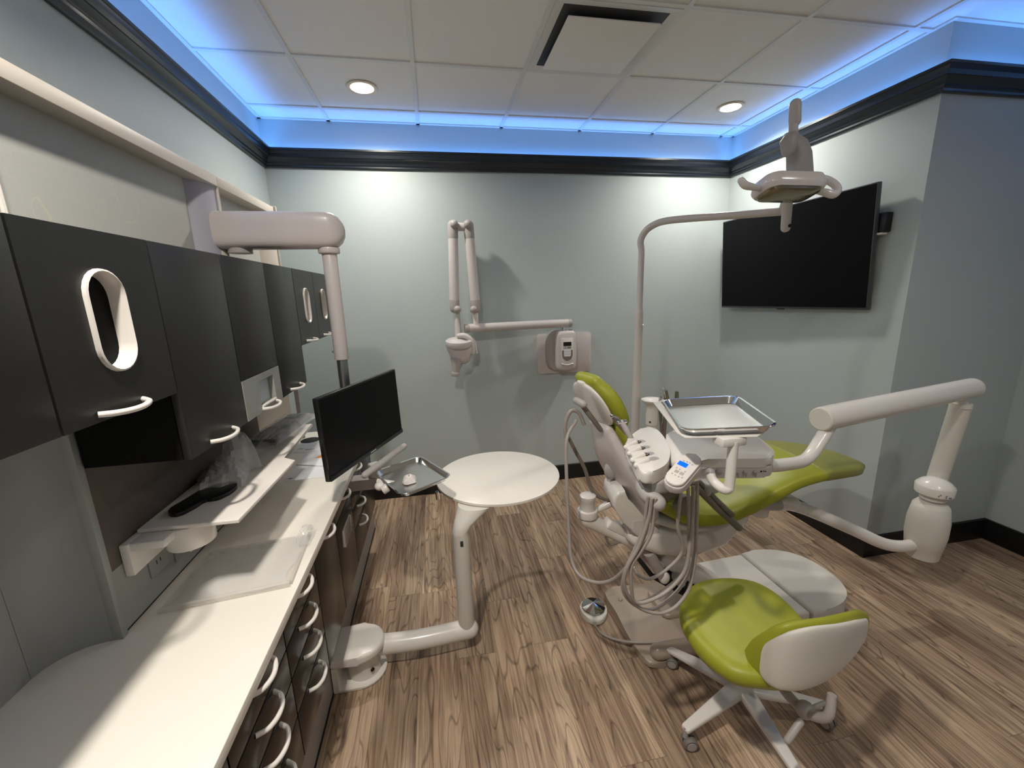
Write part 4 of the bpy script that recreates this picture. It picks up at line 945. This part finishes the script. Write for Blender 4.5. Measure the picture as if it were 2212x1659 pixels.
hose('grey hose', [(1486, 1050), (1488, 1120), (1486, 1190), (1478, 1235), (1440, 1270), (1400, 1295), (1378, 1300)], -2.33, -2.28, .0052)
hose('grey hose', [(1408, 1076), (1401, 1120), (1380, 1180), (1355, 1225), (1348, 1260), (1358, 1288), (1385, 1315), (1425, 1325), (1460, 1310), (1487, 1275), (1498, 1230), (1504, 1180)], -2.37, -2.31, .0056)
hose('thick grey hose', [(1408, 1076), (1403, 1097), (1394, 1150), (1372, 1200), (1345, 1235), (1318, 1255), (1285, 1258), (1252, 1243), (1234, 1205), (1228, 1130), (1224, 1030), (1224, 950), (1245, 908)], -2.36, -1.75, .0072, HOSE)
t0 = bpy.data.objects['treatment_chair']; t = t0
hose('thick grey hose over the headrest bar', [(1222, 945), (1221, 915), (1233, 888), (1250, 892), (1262, 918)], -1.74, -1.74, .0085, HOSE)
hose('ribbed dark hose', [(1228, 945), (1243, 975), (1262, 1010), (1272, 1040), (1282, 1065), (1305, 1078), (1325, 1082)], -1.70, -1.68, .0085, HOSED)

# ------------------------------------------------------------------ assistant's stand behind the unit
YS = -1.05
t = thing('assistant_stand', 'white assistant stand with flared cuspidor cup behind the large steel tray', 'stand', (2.46, YS, .6))
a = at(1410, 862, y=YS); zf = a.z
MB().lathe((a.x, YS, .45), (0, 0, 1), [(0, .032), (zf-.45-.17, .032)], 28).done('column', WHITE, t)
MB().lathe((a.x, YS, zf-.175), (0, 0, 1), [(0, .030), (.01, .0385), (.075, .0385), (.115, .035), (.138, .040), (.156, .060), (.165, .068), (.172, .070), (.172, .062), (.160, .045), (.150, .002)], 36).done('flared_cup', WHITE, t)
MB().ball((a.x-.03, YS-.032, zf-.14), .006).done('screw', BLACK, t)
MB().box((a.x-.05, YS-.06, .40), (a.x+.35, YS+.06, .46), .015, 3).done('support_shelf', WHITE, t)
MB().tube([(a.x+.02, YS, .42), (a.x+.05, YS-.3, .35), (2.30, -1.58, .46)], .03, 16, smooth=4).done('link_arm', WHITE, t)
for k, (p1, p2, p3, rr, lb) in enumerate((((1426, 856), (1426, 880), (1430, 960), .011, 'thin'), ((1437, 843), (1440, 862), (1432, 960), .017, 'tall'), ((1462, 845), (1462, 862), (1458, 950), .014, 'right'))):
    A, B, C = at(*p1, y=YS), at(*p2, y=YS-.0), at(*p3, y=YS)
    hp = thing('suction_handpiece', ['thin dark suction handpiece beside the flared white cup', 'tall steel suction handpiece with angled tip, in the middle of the three', 'steel suction handpiece nearest the large tray centre'][k], 'handpiece', C, 'suction handpieces')
    MB().tube([A, B, B.lerp(C, .35)], [rr*.8, rr, rr*.9], 14).done('barrel', STEELD, hp)
    MB().tube([B.lerp(C, .3), B.lerp(C, .7), C, C+V((.01, .02, -.15))], rr*.75, 10, smooth=4).done('hose', HOSED, hp)
    if k == 1: MB().tube([A, at(1434, 838, y=YS), at(1432, 836, y=YS)], .004, 8).done('tip', CHROME, hp)

# ------------------------------------------------------------------ operatory light
YP = -.95
t = thing('operatory_light', 'white operatory lamp with side grips on a tall curved pole', 'dental lamp', (2.345, YP, .4))
pz = at(1379, 668, y=YP).z; PX = 2.348
MB().lathe((PX, YP, .42), (0, 0, 1), [(0, .028), (pz-.42-.06, .0245), (pz-.42-.01, .0235), (pz-.42, .0205)], 32).done('lower_pole', WARM, t)
MB().lathe((PX+.02, YP-.012, pz-.11), (1, -.6, 0), [(0, .019), (.003, .018), (.0035, .002)], 24).done('pole_badge', WHITE, t)
J = at(1697, 470, y=-1.50); 
za = 2.045
arm = [V((PX, YP, pz-.01)), V((PX, YP, 1.80)), V((PX, YP, 1.90)), at(1384, 520, y=YP-.005), at(1394, 500, y=YP-.03), at(1412, 486, y=YP-.07), at(1440, 477, y=YP-.13), at(1500, 471, y=YP-.24), at(1600, 464, y=YP-.38), at(1690, 457, y=YP-.47)]
MB().tube(arm, [.0185]*3+[.0195]*7, 24, smooth=5).done('curved_pole', WARM, t)
E1 = arm[-1]
e0 = at(1697, 492, y=-1.62); e1 = at(1701, 440, y=-1.64); 
MB().tube([e0, e1, at(1704, 400, y=-1.66)], [.020, .021, .022], 20, round_ends=True).done('flex_arm', WARM, t)
MB().tube([E1, E1.lerp(e1, .5)+V((0, 0, .03)), at(1702, 425, y=-1.60)], .019, 18, smooth=4).done('arm_joint', WARM, t)
MB().lathe(e0+V((0, -.021, .006)), (0, -1, 0), [(0, .008), (.002, .008), (.0022, .001)], 14).done('arm_hole', BLACK, t)
YL = -1.78
g0, g1 = at(1712, 372, y=YL+.06), at(1716, 300, y=YL+.06)
MB().pillow([(at(1728, 378, y=YL+.04), (1, 0, 0), (0, 1, 0), .050, .036), (at(1726, 330, y=YL+.04), (1, 0, 0), (0, 1, 0), .048, .034), (at(1718, 305, y=YL+.04), (1, 0, 0), (0, 1, 0), .044, .032), (at(1712, 296, y=YL+.04), (1, 0, 0), (0, 1, 0), .030, .026)], 28, 3).done('yoke', GREYPL, t)
MB().pillow([(at(1703, 325, y=YL), (1, 0, 0), (0, 1, 0), .018, .028), (at(1704, 305, y=YL), (1, 0, 0), (0, 1, 0), .030, .030), (at(1708, 296, y=YL), (1, 0, 0), (0, 1, 0), .026, .026)], 24, 2.6).done('yoke_knuckle', GREYPL, t)
MB().tube([at(1713, 300, y=YL), at(1715, 255, y=YL)], .0165, 20).done('swivel_stem', WARM, t)
MB().tube([at(1717, 262, y=YL), at(1718, 226, y=YL)], [.022, .0215], 22, round_ends=True).done('swivel_cap', WARM, t)
hc = at(1702, 407, y=YL)
HD = mat('lamp_shell', sr(214, 207, 206), .2, coat=.4, var=.01)
m = MB()
tx = V((1, -.10, -.03)).normalized(); ty = V((.10, .86, -.20)).normalized()
nz_ = tx.cross(ty).normalized()
def hs_(k, d): return [hc+tx*(p[0]*k)+ty*(p[1]*k)+nz_*d for p in rrect(0, 0, .128, .078, .045, 0, 7)]
m.rings([hs_(.30, .042), hs_(.80, .040), hs_(.93, .034), hs_(.98, .022), hs_(1.02, .0), hs_(1.0, -.010), hs_(.93, -.022), hs_(.88, -.022)])
m.done('lamp_head', HD, t)
LN = mat('lamp_reflector', sr(150, 140, 118), .12, metal=.6, bump=.3, bscale=60, var=.15, vscale=30)
m = MB(); m.rings([hs_(.86, -.0225), hs_(.84, -.030), hs_(.60, -.038), hs_(.05, -.040)]); m.done('lens', LN, t)
for s_ in (-1, 1):
    A = hc+tx*(s_*.118)+nz_*(-.006)
    if s_ < 0: pts = [A, at(1630, 405, y=YL-.02), at(1610, 400, y=YL-.03), at(1601, 390, y=YL-.03)]; rr = [.010, .0125, .0155, .0135]
    else: pts = [A, at(1780, 415, y=YL-.03), at(1800, 420, y=YL-.04), at(1809, 410, y=YL-.03), at(1800, 396, y=YL-.01), at(1775, 386, y=YL+.01), hc+tx*.10+nz_*.012]; rr = [.012, .015, .0165, .016, .0155, .015, .012]
    MB().tube(pts, rr, 16, smooth=5, round_ends=True).done('side_grip', HD, t)

# ------------------------------------------------------------------ stool
t = thing('operator_stool', 'lime green saddle stool with white wraparound back on five castors', 'stool', (2.19, -2.22, 0))
HX, HY = 2.19, -2.215
for k in range(5):
    a = math.radians(195-72*k); d = V((math.cos(a), math.sin(a), 0)); nrm = V((-d.y, d.x, 0)); R0, R1 = .02, .30
    secs = []
    for s_ in (0, .25, .5, .75, 1):
        rr = R0+(R1-R0)*s_; secs.append((V((HX, HY, .118-.034*s_))+d*rr, nrm, V((0, 0, 1)), .034-.017*s_, .017-.007*s_))
    leg = MB().pillow(secs, 20, 4.0).done('leg', WHITE, t)
    e = V((HX, HY, 0))+d*R1
    cst = MB().cyl(e+V((0, 0, .045)), e+V((0, 0, .09)), .009, n=14).done('castor', GREYPL, t)
    wa = a+1.1+k*.9; wd = V((math.cos(wa), math.sin(wa), 0)); wc_ = e+V((-wd.y, wd.x, 0))*.016+V((0, 0, .0265))
    for sg in (-1, 1):
        MB().lathe(wc_+wd*sg*.004, wd*sg, [(0, .025), (.004, .0262), (.014, .0262), (.019, .022), (.020, .001)], 28).done('wheel', RUBBER, cst)
        MB().lathe(wc_+wd*sg*.0242, wd*sg, [(0, .0175), (.001, .017), (.0012, .001)], 24).done('wheel_cap', GREYPL, cst)
MB().lathe((HX, HY, .085), (0, 0, 1), [(0, .03), (.005, .04), (.045, .045), (.055, .036), (.11, .034)], 32).done('hub', WHITE, t)
MB().cyl((HX, HY, .19), (HX, HY, .42), .020, n=24).done('gas_column', CHROME, t)
MB().box((HX-.09, HY-.16, .395), (HX+.09, HY+.07, .425), .01, 3).done('seat_plate', GREYPL, t)
# saddle seat
ZSt = .505
so = P2([(1469, 1318), (1474, 1280), (1508, 1257), (1565, 1246), (1630, 1250), (1690, 1280), (1745, 1335), (1770, 1390), (1752, 1440), (1712, 1470), (1645, 1466), (1580, 1448), (1520, 1400), (1485, 1355)], ZSt)
so = blob(so, 4); n_ = len(so); scx = sum(p[0] for p in so)/n_; scy = sum(p[1] for p in so)/n_
def sring(k, z, dip=0):
    out = []
    for p in so:
        x, y = scx+(p[0]-scx)*k, scy+(p[1]-scy)*k
        u = (x-scx); v_ = (y-scy)
        out.append(V((x, y, z-dip*.0+(.020*k*k*(math.cos(2*math.atan2(v_, u))*-.6)))))
    return out
MB().rings([sring(.30, .432), sring(.80, .435), sring(.94, .445), sring(1.0, .470), sring(.985, .492), sring(.93, .505), sring(.80, .510), sring(.55, .505), sring(.25, .502), sring(.03, .502)]).done('seat', GREEN, t, sharp=80)
# wraparound back
pL, pM, pR = V((1.955, -2.415, 0)), V((2.135, -2.56, 0)), V((2.375, -2.43, 0))
def wrap(bk, hth, e, name, m_):
    tops = [at(a, b, y=y) for a, b, c, y in bk]; bots = [at(a, c, y=y) for a, b, c, y in bk]
    C_ = cr([(p+q)/2 for p, q in zip(tops, bots)], 4); Hh = [q.x for q in cr([V(((p.z-q.z)/2, 0, 0)) for p, q in zip(tops, bots)], 4)]
    out = []; n_ = len(C_)
    for i, p in enumerate(C_):
        tt = C_[min(i+1, n_-1)]-C_[max(i-1, 0)]; tt = V((tt.x, tt.y, 0)).normalized(); nn = V((-tt.y, tt.x, 0))
        out.append((p, V((0, 0, 1)), nn, Hh[i], hth))
    return MB().pillow(out, 28, e).done(name, m_, t, sharp=70)
wrap([(1622, 1398, 1436, -2.405), (1634, 1374, 1462, -2.45), (1664, 1354, 1480, -2.49), (1707, 1344, 1484, -2.515), (1768, 1337, 1470, -2.515), (1823, 1325, 1436, -2.48), (1848, 1319, 1400, -2.445), (1860, 1322, 1370, -2.42)], .021, 2.6, 'back_pad', GREEN)
wrap([(1646, 1398, 1450, -2.475), (1662, 1382, 1472, -2.505), (1695, 1367, 1487, -2.54), (1745, 1356, 1486, -2.555), (1800, 1350, 1462, -2.54), (1840, 1342, 1424, -2.50), (1864, 1336, 1385, -2.455)], .012, 3.0, 'back_shell', WTEX)
bm_ = V((2.17, -2.545, .47))
MB().tube([bm_+V((.015, -.012, 0)), bm_+V((-.0, -.02, -.07)), V((2.165, -2.50, .345)), V((2.17, -2.40, .335)), V((2.18, -2.26, .39))], [.012, .014, .016, .016, .016], 14, smooth=4).done('back_bracket', GREYPL, t)
MB().ball((2.165, -2.50, .35), .028, (1, .9, 1)).done('adjust_knuckle', GREYPL, t)
MB().tube([(2.13, -2.52, .335), (2.08, -2.53, .29)], .011, 12, round_ends=True).done('adjust_lever', GREYPL, t)
MB().tube([(2.19, -2.50, .35), (2.235, -2.50, .36), (2.238, -2.505, .335)], .007, 10).done('side_lever', GREYPL, t)
